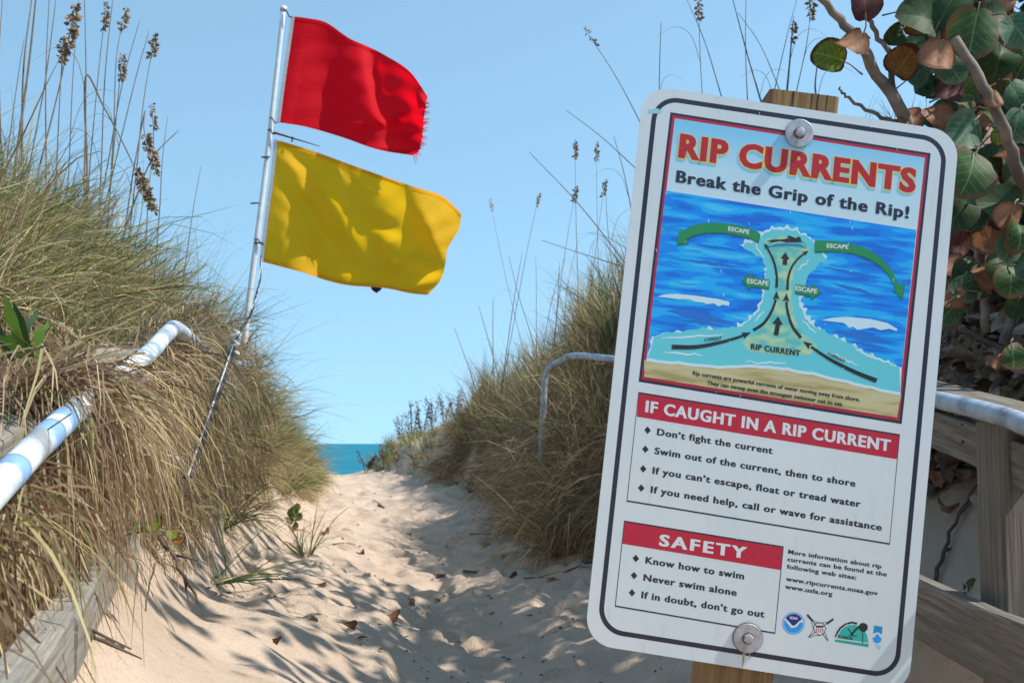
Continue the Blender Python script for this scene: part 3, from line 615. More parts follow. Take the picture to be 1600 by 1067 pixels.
# ------------------------------------------------------------------ flagpole and flags
PD = 10.3
M_pole = plain('white_pole', (.72, .73, .74), .35, 0, .12, 12)
pp = [at(443, 14, PD), at(425, 180, PD), at(411, 300, PD), at(394, 430, PD), at(380, 560, PD), at(373, 700, PD), at(368, 830, PD)]
pole = thing('flagpole', pp[-1], 'leaning white flagpole carrying the red and yellow flags', 'flagpole')
pr_ = catmull(pp, 5)
obj('pole', MB().tube(local(pole, pr_), [.0215 + .006 * i / (len(pr_) - 1) for i in range(len(pr_))], 14).mesh('pole', True), M_pole, pole)
obj('cap', MB().tube(local(pole, [at(442.6, 17, PD), at(443.3, 10.5, PD)]), [.031, .026], 14).mesh('cap', True), M_pole, pole)
M_dark = plain('dark_cord', (.03, .03, .035), .6)
for (u, v, uu, vv) in ((447, 22, 456, 27), (424, 189, 433, 192), (421, 208, 430, 209), (401, 379, 413, 381)):
    a_ = at(u - 3, v - 4, PD - .03); b_ = at(uu, vv, PD - .03)
    obj('clip', MB().tube(local(pole, [a_, a_.lerp(b_, .3) + Vector((0, 0, .02)), a_.lerp(b_, .7) + Vector((0, 0, -.015)), b_]), .006, 6).mesh('clip', True), M_dark, pole)
for (u, v) in ((415, 246), (404, 380), (398, 318)):
    a_ = at(u, v, PD - .026); obj('eye_bolt', MB().tube(local(pole, [a_ + Vector((-.035, 0, 0)), a_ + Vector((.035, 0, .004))]), .007, 8).mesh('eye_bolt', True), M_dark, pole)
def bez_edge(pts, n):
    c = catmull([Vector((p[0], p[1], 0)) for p in pts], 12); Ls = [0]
    for a_, b_ in zip(c, c[1:]): Ls.append(Ls[-1] + (b_ - a_).length)
    o_ = []
    for k in range(n + 1):
        s = Ls[-1] * k / n; i = min(max(j for j in range(len(Ls)) if Ls[j] <= s + 1e-9), len(c) - 2); t = (s - Ls[i]) / max(Ls[i+1] - Ls[i], 1e-9); o_.append(c[i].lerp(c[i+1], min(t, 1)))
    return o_
def cloth(name, hoist, top, fly, bot, depthf, mat, n=90, mm=60):
    """Coons patch between the four edges, with depth folds"""
    T, B = bez_edge(top, n), bez_edge(bot, n); Lh, Rf = bez_edge(hoist, mm), bez_edge(fly, mm); V = []
    for j in range(mm + 1):
        t = j / mm
        for i in range(n + 1):
            s = i / n
            p = T[i] * (1 - t) + B[i] * t + Lh[j] * (1 - s) + Rf[j] * s - (T[0] * (1 - s) * (1 - t) + T[n] * s * (1 - t) + B[0] * (1 - s) * t + B[n] * s * t)
            V.append(at(p.x, p.y, PD + depthf(s, t)))
    Fc = [(j*(n+1) + i, (j+1)*(n+1) + i, (j+1)*(n+1) + i + 1, j*(n+1) + i + 1) for j in range(mm) for i in range(n)]
    return V, Fc
def cloth_mat(name, c, tr):
    m, nt, b = newmat(name); n = noise(nt, coords(nt), 3, 3); n2 = noise(nt, coords(nt), 240, 2)
    cc = ramp(nt, n, [(.3, tuple(x * .9 for x in c)), (.7, c)]); L(nt, cc, b.inputs['Base Color']); b.inputs['Roughness'].default_value = .7
    b.inputs['Specular IOR Level'].default_value = .2; bump(nt, b, noise(nt, coords(nt, (1, 1, 2.5)), 9, 6, .7), .35, .02); translucent(m, nt, b, tr, .5); return m
M_red = cloth_mat('red_cloth', (.80, .004, .016), (1, .004, .016)); M_yel = cloth_mat('yellow_cloth', (.92, .50, .014), (1, .60, .014))
M_hem = plain('white_hem', (.72, .71, .68), .7)
G = lambda s, t, s0, t0, a, b, ang=0: math.exp(-((((s - s0) * math.cos(ang) + (t - t0) * math.sin(ang)) / a) ** 2 + ((-(s - s0) * math.sin(ang) + (t - t0) * math.cos(ang)) / b) ** 2))
def rdepth(s, t):
    env = min(1, s * 3)
    d = .16 * math.sin(5.2 * s + 1.2 * t - .3) * env + .10 * math.sin(11 * s - 4.2 * t + 1) * env * s
    d += .10 * G(s, t, .62, .30, .06, .35, -.25) - .10 * G(s, t, .70, .68, .09, .07, .5) + .07 * G(s, t, .80, .66, .05, .12, .7) - .06 * G(s, t, .52, .82, .10, .05, -.6) + .05 * G(s, t, .60, .84, .03, .10, .7) + .014 * math.sin(26 * t + 14 * s) * s
    d += .07 * G(s, t, .93, .45, .08, .22, -.3) + .012 * math.sin(34 * s + 9 * t) * (1 - t) * G(s, t, .1, .1, .3, .25)
    return d * .9 * min(1, s * 9)
def ydepth(s, t):
    env = min(1, s * 3 + .05)
    d = .11 * math.sin(6.0 * s - 2.3 * t + .4) * env + .05 * math.sin(12.5 * s - 6.5 * t + 2.2) * env
    d += -.10 * G(s, t, .28, .45, .055, .42, -.62) + .08 * G(s, t, .42, .50, .07, .32, -.5) - .07 * G(s, t, .60, .40, .12, .06, .35) + .06 * G(s, t, .66, .58, .05, .10, .3)
    d += -.08 * G(s, t, .84, .32, .06, .22, -.5) + .07 * G(s, t, .74, .74, .05, .16, .3) - .06 * G(s, t, .86, .68, .10, .06, .1) + .05 * G(s, t, .9, .9, .05, .12, .5) - .05 * G(s, t, .45, .85, .12, .05, -.2)
    d += .010 * math.sin(40 * t - 20 * s) * G(s, t, .1, .2, .35, .4) + .008 * math.sin(50 * s + 20 * t) * s
    return d * .95 * min(1, s * 9)
def flag(name, hoist, top, fly, bot, df, mat, label):
    V, Fc = cloth(name, hoist, top, fly, bot, df, mat)
    o0 = V[0]; f = thing(name, o0, label, 'flag')
    obj('cloth', mkmesh('cloth', [p - o0 for p in V], Fc, True), mat, f)
    hb = bez_edge(hoist, 24); q = [at(p.x - .5, p.y, PD - .006) for p in hb]; q2 = [at(p.x + 5.5, p.y + .8, PD - .01) for p in hb]; k = len(q)
    obj('hoist_band', mkmesh('hoist_band', [p - o0 for p in q + q2] + [p - o0 + Vector((0, .014, 0)) for p in q + q2], [(i, k + i, k + i + 1, i + 1) for i in range(k-1)] + [(3*k + i, 2*k + i, 2*k + i + 1, 3*k + i + 1) for i in range(k-1)] + [(2*k + i, i, i + 1, 2*k + i + 1) for i in range(k-1)]), M_hem, f)
    hm = MB(); W_ = 91
    for rows in ((0, 2), (60, 58)):
        r0_, r1_ = rows; A = [V[r0_ * W_ + i] - o0 + Vector((0, -.004, 0)) for i in range(0, 91, 2)]; B = [V[r1_ * W_ + i] - o0 + Vector((0, -.004, 0)) for i in range(0, 91, 2)]; kk = len(A)
        hm.add(A + B, [(i, kk + i, kk + i + 1, i + 1) for i in range(kk - 1)])
    obj('hem', hm.mesh('hem', True), mat, f)
    return f, o0, V
rfl, ro, rV = flag('red_flag', [(455, 26), (448, 75), (440, 130), (432, 191)], [(455, 26), (480, 29), (510, 36), (545, 60), (572, 72), (600, 86), (640, 112), (668, 151)], [(668, 151), (663, 180), (661, 205), (655, 235), (645, 243)], [(432, 191), (480, 199), (535, 215), (580, 231), (610, 238), (645, 243)], rdepth, M_red, 'bright red warning flag with frayed fly edge, above the yellow one')
bb = MB(); r = random.Random(5)
for k in range(44):
    t = r.uniform(.12, 1); i = int(t * 60) * 91 + 90; p = rV[min(i, len(rV) - 1)] - ro; l_ = r.uniform(.015, .055)
    d = Vector((1, r.uniform(-.4, .4), r.uniform(-.9, .5))).normalized() * l_
    if t > .96: d = Vector((.2, 0, -1)) * .09
    bb.tube([p - d * .1, p + d * .5 + Vector((0, 0, .004)), p + d], [.0035, .0025, .001], 4)
obj('frayed_thread', bb.mesh('frayed_thread'), M_red, rfl, kind='stuff')
flag('yellow_flag', [(428, 218), (424, 265), (414, 340), (406, 408)], [(428, 218), (450, 224), (500, 240), (560, 262), (640, 290), (690, 306), (721, 334)], [(721, 334), (717, 358), (700, 388), (696, 412), (688, 438), (668, 461)], [(406, 408), (470, 425), (510, 438), (546, 446), (600, 450), (640, 458), (668, 461)], ydepth, M_yel, 'yellow warning flag with rippling folds, below the red one')
# end of a folded purple flag showing under the yellow one
pc = [at(576, 441, PD + .25), at(598, 441, PD + .27), at(596, 452, PD + .22), at(588, 458, PD + .28), at(581, 453, PD + .24), at(588, 447, PD + .2)]
V = [p - pc[0] for p in pc] + [p - pc[0] + Vector((0, .01, 0)) for p in pc]
obj('purple_flag', mkmesh('purple_flag', V, [(0, 1, 5), (1, 2, 5), (2, 3, 5), (3, 4, 5), (4, 0, 5), (7, 6, 11), (8, 7, 11), (9, 8, 11), (10, 9, 11), (6, 10, 11)]), cloth_mat('purple_cloth', (.07, .04, .25), (.05, .03, .2)), label='small corner of purple flag showing under the yellow flag', cat='flag').location = pc[0]
# slim dark batten between the flags
a_, b_ = at(427, 207, PD - .04), at(500, 229, PD + .05)
bt = thing('batten', a_, 'thin dark batten between the red and the yellow flag', 'batten')
obj('rod', MB().tube(local(bt, [a_, b_]), [.011, .003], 6).mesh('rod'), plain('dark_red_cord', (.08, .01, .015), .6), bt)
obj('peg', MB().tube(local(bt, [at(457, 214, PD - .02), at(456, 222, PD - .02)]), .007, 6).mesh('peg'), M_dark, bt)
# rope
R0, R1, R2 = at(294, 745, 3.6), at(365, 541, 4.6), at(408, 400, PD - .05)
rope = thing('rope', R0, 'taut black and white halyard rope running from the dune to the yellow flag', 'rope')
d = (R1 - R0); Lr = d.length; d.normalize(); sa = d.cross(Vector((0, 1, 0))).normalized(); sb = d.cross(sa)
M_cordw = plain('light_cord', (.62, .62, .58), .7)
for dx_, dy_, mt, rr_ in ((-.0085, 0, M_dark, .0062), (.0085, 0, M_dark, .0062), (0, -.004, M_cordw, .0048), (0, .006, M_dark, .006)):
    pts = [R0 + d * (Lr * i / 240) + sa * (dx_ + .0012 * math.sin(i * 1.9)) * (1 - .5 * (i / 240) ** 3) + Vector((0, dy_, 0)) for i in range(241)]
    obj('strand', MB().tube(local(rope, pts), rr_, 6).mesh('strand', True), mt, rope)
kn = [R1 + Vector((.018 * math.cos(t * 1.3), .012 * math.sin(t * 1.3), -.03 + t * .008)) for t in range(12)]
obj('knot', MB().tube(local(rope, kn), .008, 6).mesh('knot', True), M_cordw, rope)
for ph, mt in ((0, M_dark), (3.14, M_cordw)):
    pts = [R1.lerp(R2, i / 160) + (sa * math.cos(ph + i * .09) + sb * math.sin(ph + i * .09)) * .0042 + Vector((.03, 0, -.05)) * math.sin(math.pi * i / 160) for i in range(161)]
    obj('strand', MB().tube(local(rope, pts), .0055 if mt is M_dark else .003, 5).mesh('strand', True), mt, rope)
pv = at(258, 713, 3.35); pv2 = at(275, 718, 3.2); dv = (pv2 - pv).normalized()
pv_o = thing('pipe_stub', pv, 'short white plastic pipe end lying in the grass left of the rope', 'pipe')
obj('tube_wall', MB().tube(local(pv_o, [pv - dv * .1, pv, pv2, pv2 - dv * .002]), [.0085, .0085, .0085, .006], 14).mesh('tube_wall', True), plain('white_plastic', (.8, .8, .8), .3), pv_o)

# ------------------------------------------------------------------ grass
class Blades:
    def __init__(s): s.P = []; s.D = []; s.L = []; s.W = []; s.DR = []; s.C = []
    def add(s, P, D, Ln, Wd, Dr, C):
        s.P.append(P); s.D.append(D); s.L.append(Ln); s.W.append(Wd); s.DR.append(Dr); s.C.append(C)
    def mesh(s, name, nseg=5, origin=None):
        P = np.concatenate(s.P); D = np.concatenate(s.D); Ln = np.concatenate(s.L); Wd = np.concatenate(s.W); Dr = np.concatenate(s.DR); C = np.concatenate(s.C); n = len(P)
        D = D / np.linalg.norm(D, axis=1, keepdims=True)
        pts = np.zeros((n, nseg + 1, 3)); cur = P.copy(); d = D.copy(); pts[:, 0] = cur; ds = (Ln / nseg)[:, None]
        wob = RS.normal(0, .10, (n, 3)); kink = RS.randint(1, nseg * 5, n); kd = RS.normal(0, .75, (n, 3))
        for k in range(nseg):
            cur = cur + d * ds; pts[:, k + 1] = cur
            d = d + np.array([0, 0, -1.0]) * (Dr[:, None] * (k + 1) / nseg) + wob + RS.normal(0, .075, (n, 3)) + kd * (kink == k + 1)[:, None]; d /= np.linalg.norm(d, axis=1, keepdims=True)
        side = np.cross(D, RS.normal(0, 1, (n, 3)) + np.array([0, 1.2, .0])); side /= np.linalg.norm(side, axis=1, keepdims=True) + 1e-9
        prof_ = np.array([.75, 1, .95, .78, .5, .0])[:nseg + 1] if nseg == 5 else np.append(np.linspace(1, .5, nseg), 0)
        A = pts - side[:, None] * (Wd[:, None] * prof_)[..., None] / 2; B = pts + side[:, None] * (Wd[:, None] * prof_)[..., None] / 2
        V = np.stack([A[:, :nseg], B[:, :nseg]], 2).reshape(n, -1, 3); V = np.concatenate([V, pts[:, nseg:nseg + 1]], 1); nv = V.shape[1]
        base = (np.arange(n) * nv)[:, None]
        tri = []
        for k in range(nseg - 1): tri += [(2*k, 2*k + 1, 2*k + 3), (2*k, 2*k + 3, 2*k + 2)]
        tri.append((2*nseg - 2, 2*nseg - 1, 2*nseg)); tri = np.array(tri)
        Q = (base[:, :, None] + tri[None]).reshape(-1, 3)
        V = V.reshape(-1, 3)
        if origin is not None: V = V - np.array(origin)
        m = npmesh(name, V, Q, False)
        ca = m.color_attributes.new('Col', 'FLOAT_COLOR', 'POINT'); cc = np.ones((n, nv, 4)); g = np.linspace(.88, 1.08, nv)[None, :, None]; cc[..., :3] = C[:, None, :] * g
        ca.data.foreach_set('color', cc.ravel().astype(np.float32)); return m
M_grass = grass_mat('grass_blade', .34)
PAL = {'green': np.array([(.16, .20, .045), (.23, .26, .065), (.11, .16, .045), (.29, .29, .085)]), 'straw': np.array([(.54, .41, .20), (.60, .48, .28), (.45, .33, .17), (.47, .40, .18)]),
       'brown': np.array([(.29, .18, .10), (.38, .25, .15), (.20, .125, .075), (.45, .32, .20)]), 'teal': np.array([(.08, .15, .07), (.12, .19, .09), (.06, .11, .05), (.17, .22, .08)])}
def pal(n, mix):
    ks = list(mix); pr = np.array([mix[k] for k in ks], float); pr /= pr.sum(); ch = RS.choice(len(ks), n, p=pr); out_ = np.zeros((n, 3))
    for i, k in enumerate(ks):
        m_ = ch == i; out_[m_] = PAL[k][RS.randint(0, len(PAL[k]), m_.sum())]
    return out_ * RS.uniform(.75, 1.3, (n, 1))
def tufts(bl, n, region, per, length, width, spread, lean, droop, mix, accept=None, rad=.07):
    """n tufts; region() gives x,y arrays; blades root on the ground"""
    X, Y = region(n); Z_, Cc = height(X, Y, False)
    if accept is None and n > 200: accept = lambda x, y, c: (vn2(x * 1.9 + 5, y * 1.9 + 2) + .6 * vn3(x * 4.3, y * 4.3)) > -.22 + .12 * RS.rand(len(x))
    if accept is not None:
        k = accept(X, Y, Cc); X, Y, Z_, Cc = X[k], Y[k], Z_[k], Cc[k]
    n = len(X); N_ = n * per
    tid = np.repeat(np.arange(n), per); tl = RS.uniform(.55, 1.35, n); tw = RS.normal(0, .33, (n, 3)); tc = RS.uniform(.6, 1.3, n)
    th_ = RS.uniform(0, 2 * np.pi, N_); rr = RS.uniform(0, 1, N_) ** .7
    P = np.stack([X[tid] + np.cos(th_) * rr * rad, Y[tid] + np.sin(th_) * rr * rad, Z_[tid] - .03], 1)
    D = np.stack([np.cos(th_) * rr * spread + lean[0], np.sin(th_) * rr * spread + lean[1], np.full(N_, lean[2])], 1) + tw[tid]
    Ln = RS.uniform(length[0], length[1], N_) * tl[tid]; Wd = width * RS.choice([.55, .8, 1.0, 1.25, 1.9], N_, p=[.2, .3, .25, .17, .08]); Dr = np.abs(RS.normal(droop, droop * .4, N_))
    C = pal(N_, mix) * tc[tid][:, None]
    bl.add(P, D, Ln, Wd, Dr, C)
def uni(x0, x1, y0, y1): return lambda n: (RS.uniform(x0, x1, n), RS.uniform(y0, y1, n))
def colreg(c0, c1, y0, y1):
    """random points between two profile columns"""
    def f(n):
        y = RS.uniform(y0, y1, n); cx, cz = prof(y); c = RS.uniform(c0, c1, n); i = np.clip(c.astype(int), 0, 7); t = c - i; k = np.arange(n)
        return cx[k, i] * (1 - t) + cx[k, i + 1] * t, y
    return f
# left dune
bl = Blades()
tufts(bl, 950, colreg(.78, 2.05, 5.5, 17), 26, (.35, .72), .0052, .8, (.24, -.1, .8), .42, {'green': 3.2, 'straw': 5, 'teal': 1.0, 'brown': 1.4})
tufts(bl, 480, colreg(.65, 1.72, 3.8, 6.8), 24, (.28, .55), .0046, .8, (.20, -.1, .7), .45, {'green': 3.2, 'straw': 5, 'teal': .8, 'brown': 1.5})
tufts(bl, 70, colreg(.8, 1.98, 6.8, 14), 9, (.7, 1.15), .0042, .5, (.55, -.1, .7), .55, {'green': 4, 'straw': 1.5, 'teal': 2})
tufts(bl, 330, colreg(.7, 1.62, 1.6, 3.9), 22, (.16, .36), .004, .8, (.0, .2, .6), .5, {'green': 2.0, 'straw': 3, 'brown': 2})
tufts(bl, 420, colreg(.8, 2.1, 3, 16), 5, (.3, .75), .0042, .35, (.1, -.1, 1.2), .06, {'straw': 3, 'brown': 3})
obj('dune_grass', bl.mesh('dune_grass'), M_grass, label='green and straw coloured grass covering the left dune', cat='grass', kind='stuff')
bl = Blades()
tufts(bl, 520, colreg(1.35, 2.2, 6.8, 18.5), 26, (.3, .6), .0048, .8, (.34, -.25, .30), .9, {'brown': 3.5, 'straw': 3.6, 'green': 2.2})
tufts(bl, 160, colreg(1.9, 2.5, 8.5, 18), 18, (.15, .36), .004, .9, (.3, -.2, .35), .7, {'brown': 3, 'straw': 3, 'green': 1.4})
R_y = np.array([p.y for p in LRp]); R_x = np.array([p.x for p in LRp]); R_z = np.array([p.z for p in LRp])
def hang(n, y0, y1, x0, x1, z0, z1, dx, dz, l0, l1, dr, mix, w=(.0026, .0056)):
    y = RS.uniform(y0, y1, n); cl = VN(9)(y * 6, y * 0 + 3)
    P = np.stack([np.interp(y, R_y, R_x) + RS.uniform(x0, x1, n), y, np.interp(y, R_y, R_z) + RS.uniform(z0, z1, n) + cl * .07], 1)
    D = np.stack([RS.normal(dx, .22, n), RS.normal(-.12, .42, n), RS.normal(dz, .25, n)], 1)
    bl.add(P, D, RS.uniform(l0, l1, n) * (1 + cl * .5), RS.uniform(w[0], w[1], n), np.abs(RS.normal(dr, .35, n)), pal(n, mix))
TH = {'brown': 6.5, 'straw': 2.4, 'green': .5}
hang(3600, 1.45, 4.1, -.10, -.01, -.14, -.05, .10, -.35, .16, .36, 1.5, TH)           # curtain under the handrail
hang(1500, 1.35, 2.6, -.22, -.03, -.30, -.12, .02, -.4, .12, .28, 1.2, TH)
hang(2400, 1.6, 4.1, -.26, -.06, -.40, -.10, .08, -.3, .12, .34, 1.0, TH)
hang(2600, 3.9, 7.9, -.30, -.02, -.18, -.03, .16, -.05, .2, .42, 1.5, {'brown': 5, 'straw': 3.4, 'green': 1.2})
hang(4200, 3.9, 7.9, -.30, .0, -.70, -.10, .12, -.2, .14, .38, 1.0, {'brown': 6, 'straw': 3, 'green': 1.2})
hang(900, 1.4, 3.7, -.48, -.22, -.12, -.05, -.15, .3, .10, .26, 1.0, {'brown': 5, 'straw': 3, 'green': 1.0})
hang(520, 1.3, 1.95, -.40, -.10, -.02, .06, .0, .6, .12, .28, 1.2, {'brown': 5, 'straw': 3, 'green': 1.0})
hang(620, 2.16, 2.42, -.16, -.03, -.02, .05, .55, .12, .26, .50, 1.9, TH)            # spilling over the handrail
hang(520, 3.95, 7.2, -.08, .0, -.04, .05, .22, .25, .2, .42, 1.6, TH)
hang(260, 3.9, 5.4, -.2, -.03, .0, .06, .4, .2, .2, .4, 1.6, TH)
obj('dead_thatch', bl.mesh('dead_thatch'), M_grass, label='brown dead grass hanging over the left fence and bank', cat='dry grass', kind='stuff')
# right dune
bl = Blades()
tufts(bl, 640, colreg(6.0, 7.15, 7.5, 18.5), 20, (.35, .75), .0066, .5, (-.04, -.1, 1.1), .22, {'green': 2.6, 'straw': 3.4, 'teal': 2, 'brown': 2.4})
tufts(bl, 300, colreg(7.0, 7.3, 5.0, 12), 24, (.45, .85), .0052, .6, (.0, 0, 1.0), .3, {'green': 3, 'straw': 1.5, 'teal': 3})
tufts(bl, 95, colreg(5.1, 6.6, 19, 23.5), 16, (.14, .40), .0085, .5, (-.05, 0, 1.0), .25, {'green': 3.5, 'straw': 1.5, 'teal': 3, 'brown': 1.5})
tufts(bl, 420, colreg(5.9, 7.2, 8, 19), 5, (.4, .95), .0046, .3, (-.05, -.1, 1.2), .05, {'straw': 2, 'brown': 4})
obj('dune_grass', bl.mesh('dune_grass'), M_grass, label='upright green and dry grass covering the right dune', cat='grass', kind='stuff')
bl = Blades()
tufts(bl, 560, colreg(5.15, 6.7, 8, 18.8), 26, (.25, .6), .0068, .8, (-.30, -.3, .28), .9, {'brown': 6.5, 'straw': 3.0, 'green': .6})
tufts(bl, 55, colreg(5.0, 5.7, 18, 23), 18, (.10, .24), .006, .8, (-.3, -.2, .3), .7, {'brown': 6, 'straw': 1.2, 'green': .6})
tufts(bl, 260, colreg(5.3, 6.2, 9, 14), 30, (.45, .95), .0072, .5, (-.30, -.35, .1), 1.4, {'brown': 6, 'straw': 2.4, 'green': .6})
tufts(bl, 150, colreg(6.5, 7.2, 5.4, 7.5), 24, (.12, .38), .0042, .9, (-.2, -.2, .35), .7, {'brown': 5, 'straw': 2.5})
tufts(bl, 70, uni(.34, .85, 9.6, 10.5), 26, (.5, 1.1), .006, .5, (-.2, -.25, 1.0), 1.0, {'brown': 5, 'straw': 3, 'green': 1})
obj('dead_thatch', bl.mesh('dead_thatch'), M_grass, label='brown dead grass drooping down the right bank beside the sign', cat='dry grass', kind='stuff')

bl = Blades()
tufts(bl, 70, colreg(2.15, 3.1, 3.6, 13), 7, (.10, .34), .003, .7, (.4, -.2, .3), .7, {'brown': 5, 'straw': 2.5, 'green': 1})
tufts(bl, 60, colreg(4.6, 5.2, 9, 18), 9, (.10, .36), .004, .8, (-.4, -.2, .25), .7, {'brown': 6, 'straw': 1.5})
obj('loose_grass', bl.mesh('loose_grass'), M_grass, label='loose dry stems creeping out over the sand at the foot of both banks', cat='dry grass', kind='stuff')
# single green tufts growing on the sand of the left slope
def single_tuft(u, v, yd, n, Lr_, lean, mix, label, wd=.0085, droop=.45, spread=.9, cat='grass tuft', name='grass_tuft', group=None):
    p = ground_hit(u, v); z = p.z; n = int(n * 1.7); b2_ = Blades(); th_ = RS.uniform(0, 6.28, n); rr = RS.uniform(.2, 1, n)
    P = np.tile(np.array([p.x, p.y, z - .02]), (n, 1)) + np.stack([np.cos(th_) * .03, np.sin(th_) * .03, th_ * 0], 1)
    D = np.stack([np.cos(th_) * rr * spread + lean[0], np.sin(th_) * rr * spread + lean[1], np.full(n, lean[2])], 1)
    b2_.add(P, D, RS.uniform(Lr_ * .6, Lr_ * 1.15, n), RS.uniform(wd * .7, wd * 1.2, n), np.abs(RS.normal(droop, .15, n)), pal(n, mix))
    o = obj(name, b2_.mesh(name, origin=(p.x, p.y, z)), M_grass, label=label, cat=cat, group=group); o.location = (p.x, p.y, z)
gm_ = {'green': 4, 'teal': 4, 'straw': .7}
for args in ((345, 822, 7.4, 34, .62, (.30, -.1, .55), gm_, 'dark green grass tuft low on the left sand slope, right of the rope foot'),
             (440, 772, 8.8, 30, .58, (.45, 0, .65), gm_, 'bushy green grass tuft leaning out over the path edge'),
             (478, 868, 7.2, 16, .5, (-.1, 0, .8), {'green': 3, 'teal': 2, 'straw': 1.5}, 'thin green grass tuft standing alone on the left side of the path'),
             (470, 705, 13.5, 46, .85, (.5, 0, .6), gm_, 'long bladed green tuft beside the glimpse of sea on the left'),
             (335, 905, 5.8, 9, .55, (.75, -.2, .25), gm_, 'few long green blades lying across the sand slope')):
    single_tuft(*args, group='green tufts on the left sand slope')
single_tuft(930, 800, 9.2, 26, .45, (-.5, -.2, .5), {'brown': 3, 'green': 2}, 'sprawling dark tuft at the foot of the right bank near the sign')

# ------------------------------------------------------------------ sea oats: single tall stalks
M_stalk = plain('dry_stalk', (.21, .15, .085), .7, 0, .35, 20); M_stalkg = plain('green_stalk', (.15, .15, .06), .7, 0, .3, 20); M_seed = plain('seed_head', (.30, .19, .095), .8, 0, .45, 40)
def sea_oat(pts, yd, rad, head, label, group, seed, hl=.2, mat=None, headw=1.0):
    W3 = [at(p[0], p[1], yd) for p in pts]; r = random.Random(seed)
    W3 = [W3[0]] + [p + Vector((0, r.uniform(-.06, .06), 0)) for p in W3[1:]]
    d0 = (W3[0] - W3[1]); 
    gz = H(W3[0].x, W3[0].y)
    dn = min(0, gz - W3[0].z) - .02; g0 = W3[0] + Vector((max(-.3, min(.3, d0.x / min(-.05, d0.z))) * dn, 0, dn))
    t = thing('sea_oat', g0, label, 'sea oat', group)
    if len(W3) == 2: W3 = [W3[0], (W3[0] + W3[1]) / 2 + Vector((r.uniform(-.015, .015), 0, 0)), W3[1]]
    c = [g0] + catmull(W3, 6); n = len(c)
    rad *= 1.2
    obj('stem', MB().tube(local(t, c), [rad * (1.0 - .55 * i / (n - 1)) for i in range(n)], 5).mesh('stem', True), mat or M_stalk, t)
    for q in range(r.choice((0, 0, 1))):
        i = r.randrange(1, max(2, n // 2)); a0 = c[i]; sx = r.choice((-1, 1)); ln = r.uniform(.18, .42)
        obj('leaf', MB().tube(local(t, catmull([a0, a0 + Vector((sx * .18, .03, .55)) * ln, a0 + Vector((sx * .5, .05, .72)) * ln, a0 + Vector((sx * .85, .05, .5)) * ln], 4)), [.0022 - .00014 * q_ for q_ in range(13)], 3).mesh('leaf'), M_stalkg, t)
    if head:
        b_ = MB(); Ls = [0]
        for a, q in zip(c, c[1:]): Ls.append(Ls[-1] + (q - a).length)
        T = Ls[-1]; ns = int(60 * head)
        for k in range(ns):
            s = T - hl * (k / ns); i = max(j for j in range(n) if Ls[j] <= s); i = min(i, n - 2); p = c[i].lerp(c[i+1], (s - Ls[i]) / max(1e-6, Ls[i+1] - Ls[i])) - g0
            ax = Vector((r.uniform(-1, 1) + .35, r.uniform(-1, 1), r.uniform(-.9, .3))).normalized(); l_ = r.uniform(.022, .042) * (1 if k > ns * .2 else .7) * headw; w_ = l_ * .28
            sd = ax.cross(Vector((r.uniform(-1, 1), r.uniform(-1, 1), .2))).normalized() * w_; q0 = p + ax * .006 * headw
            th3 = ax.cross(sd).normalized() * w_ * .35
            b_.add([q0, q0 + ax * l_ * .5 + sd, q0 + ax * l_, q0 + ax * l_ * .5 - sd, q0 + ax * l_ * .5 + th3, q0 + ax * l_ * .5 - th3], [(0, 1, 4), (1, 2, 4), (2, 3, 4), (3, 0, 4), (1, 0, 5), (2, 1, 5), (3, 2, 5), (0, 3, 5)])
        obj('seed_head', b_.mesh('seed_head'), M_seed, t)
GL = 'sea oats standing on the left dune'; GR = 'sea oats standing on the right dune'
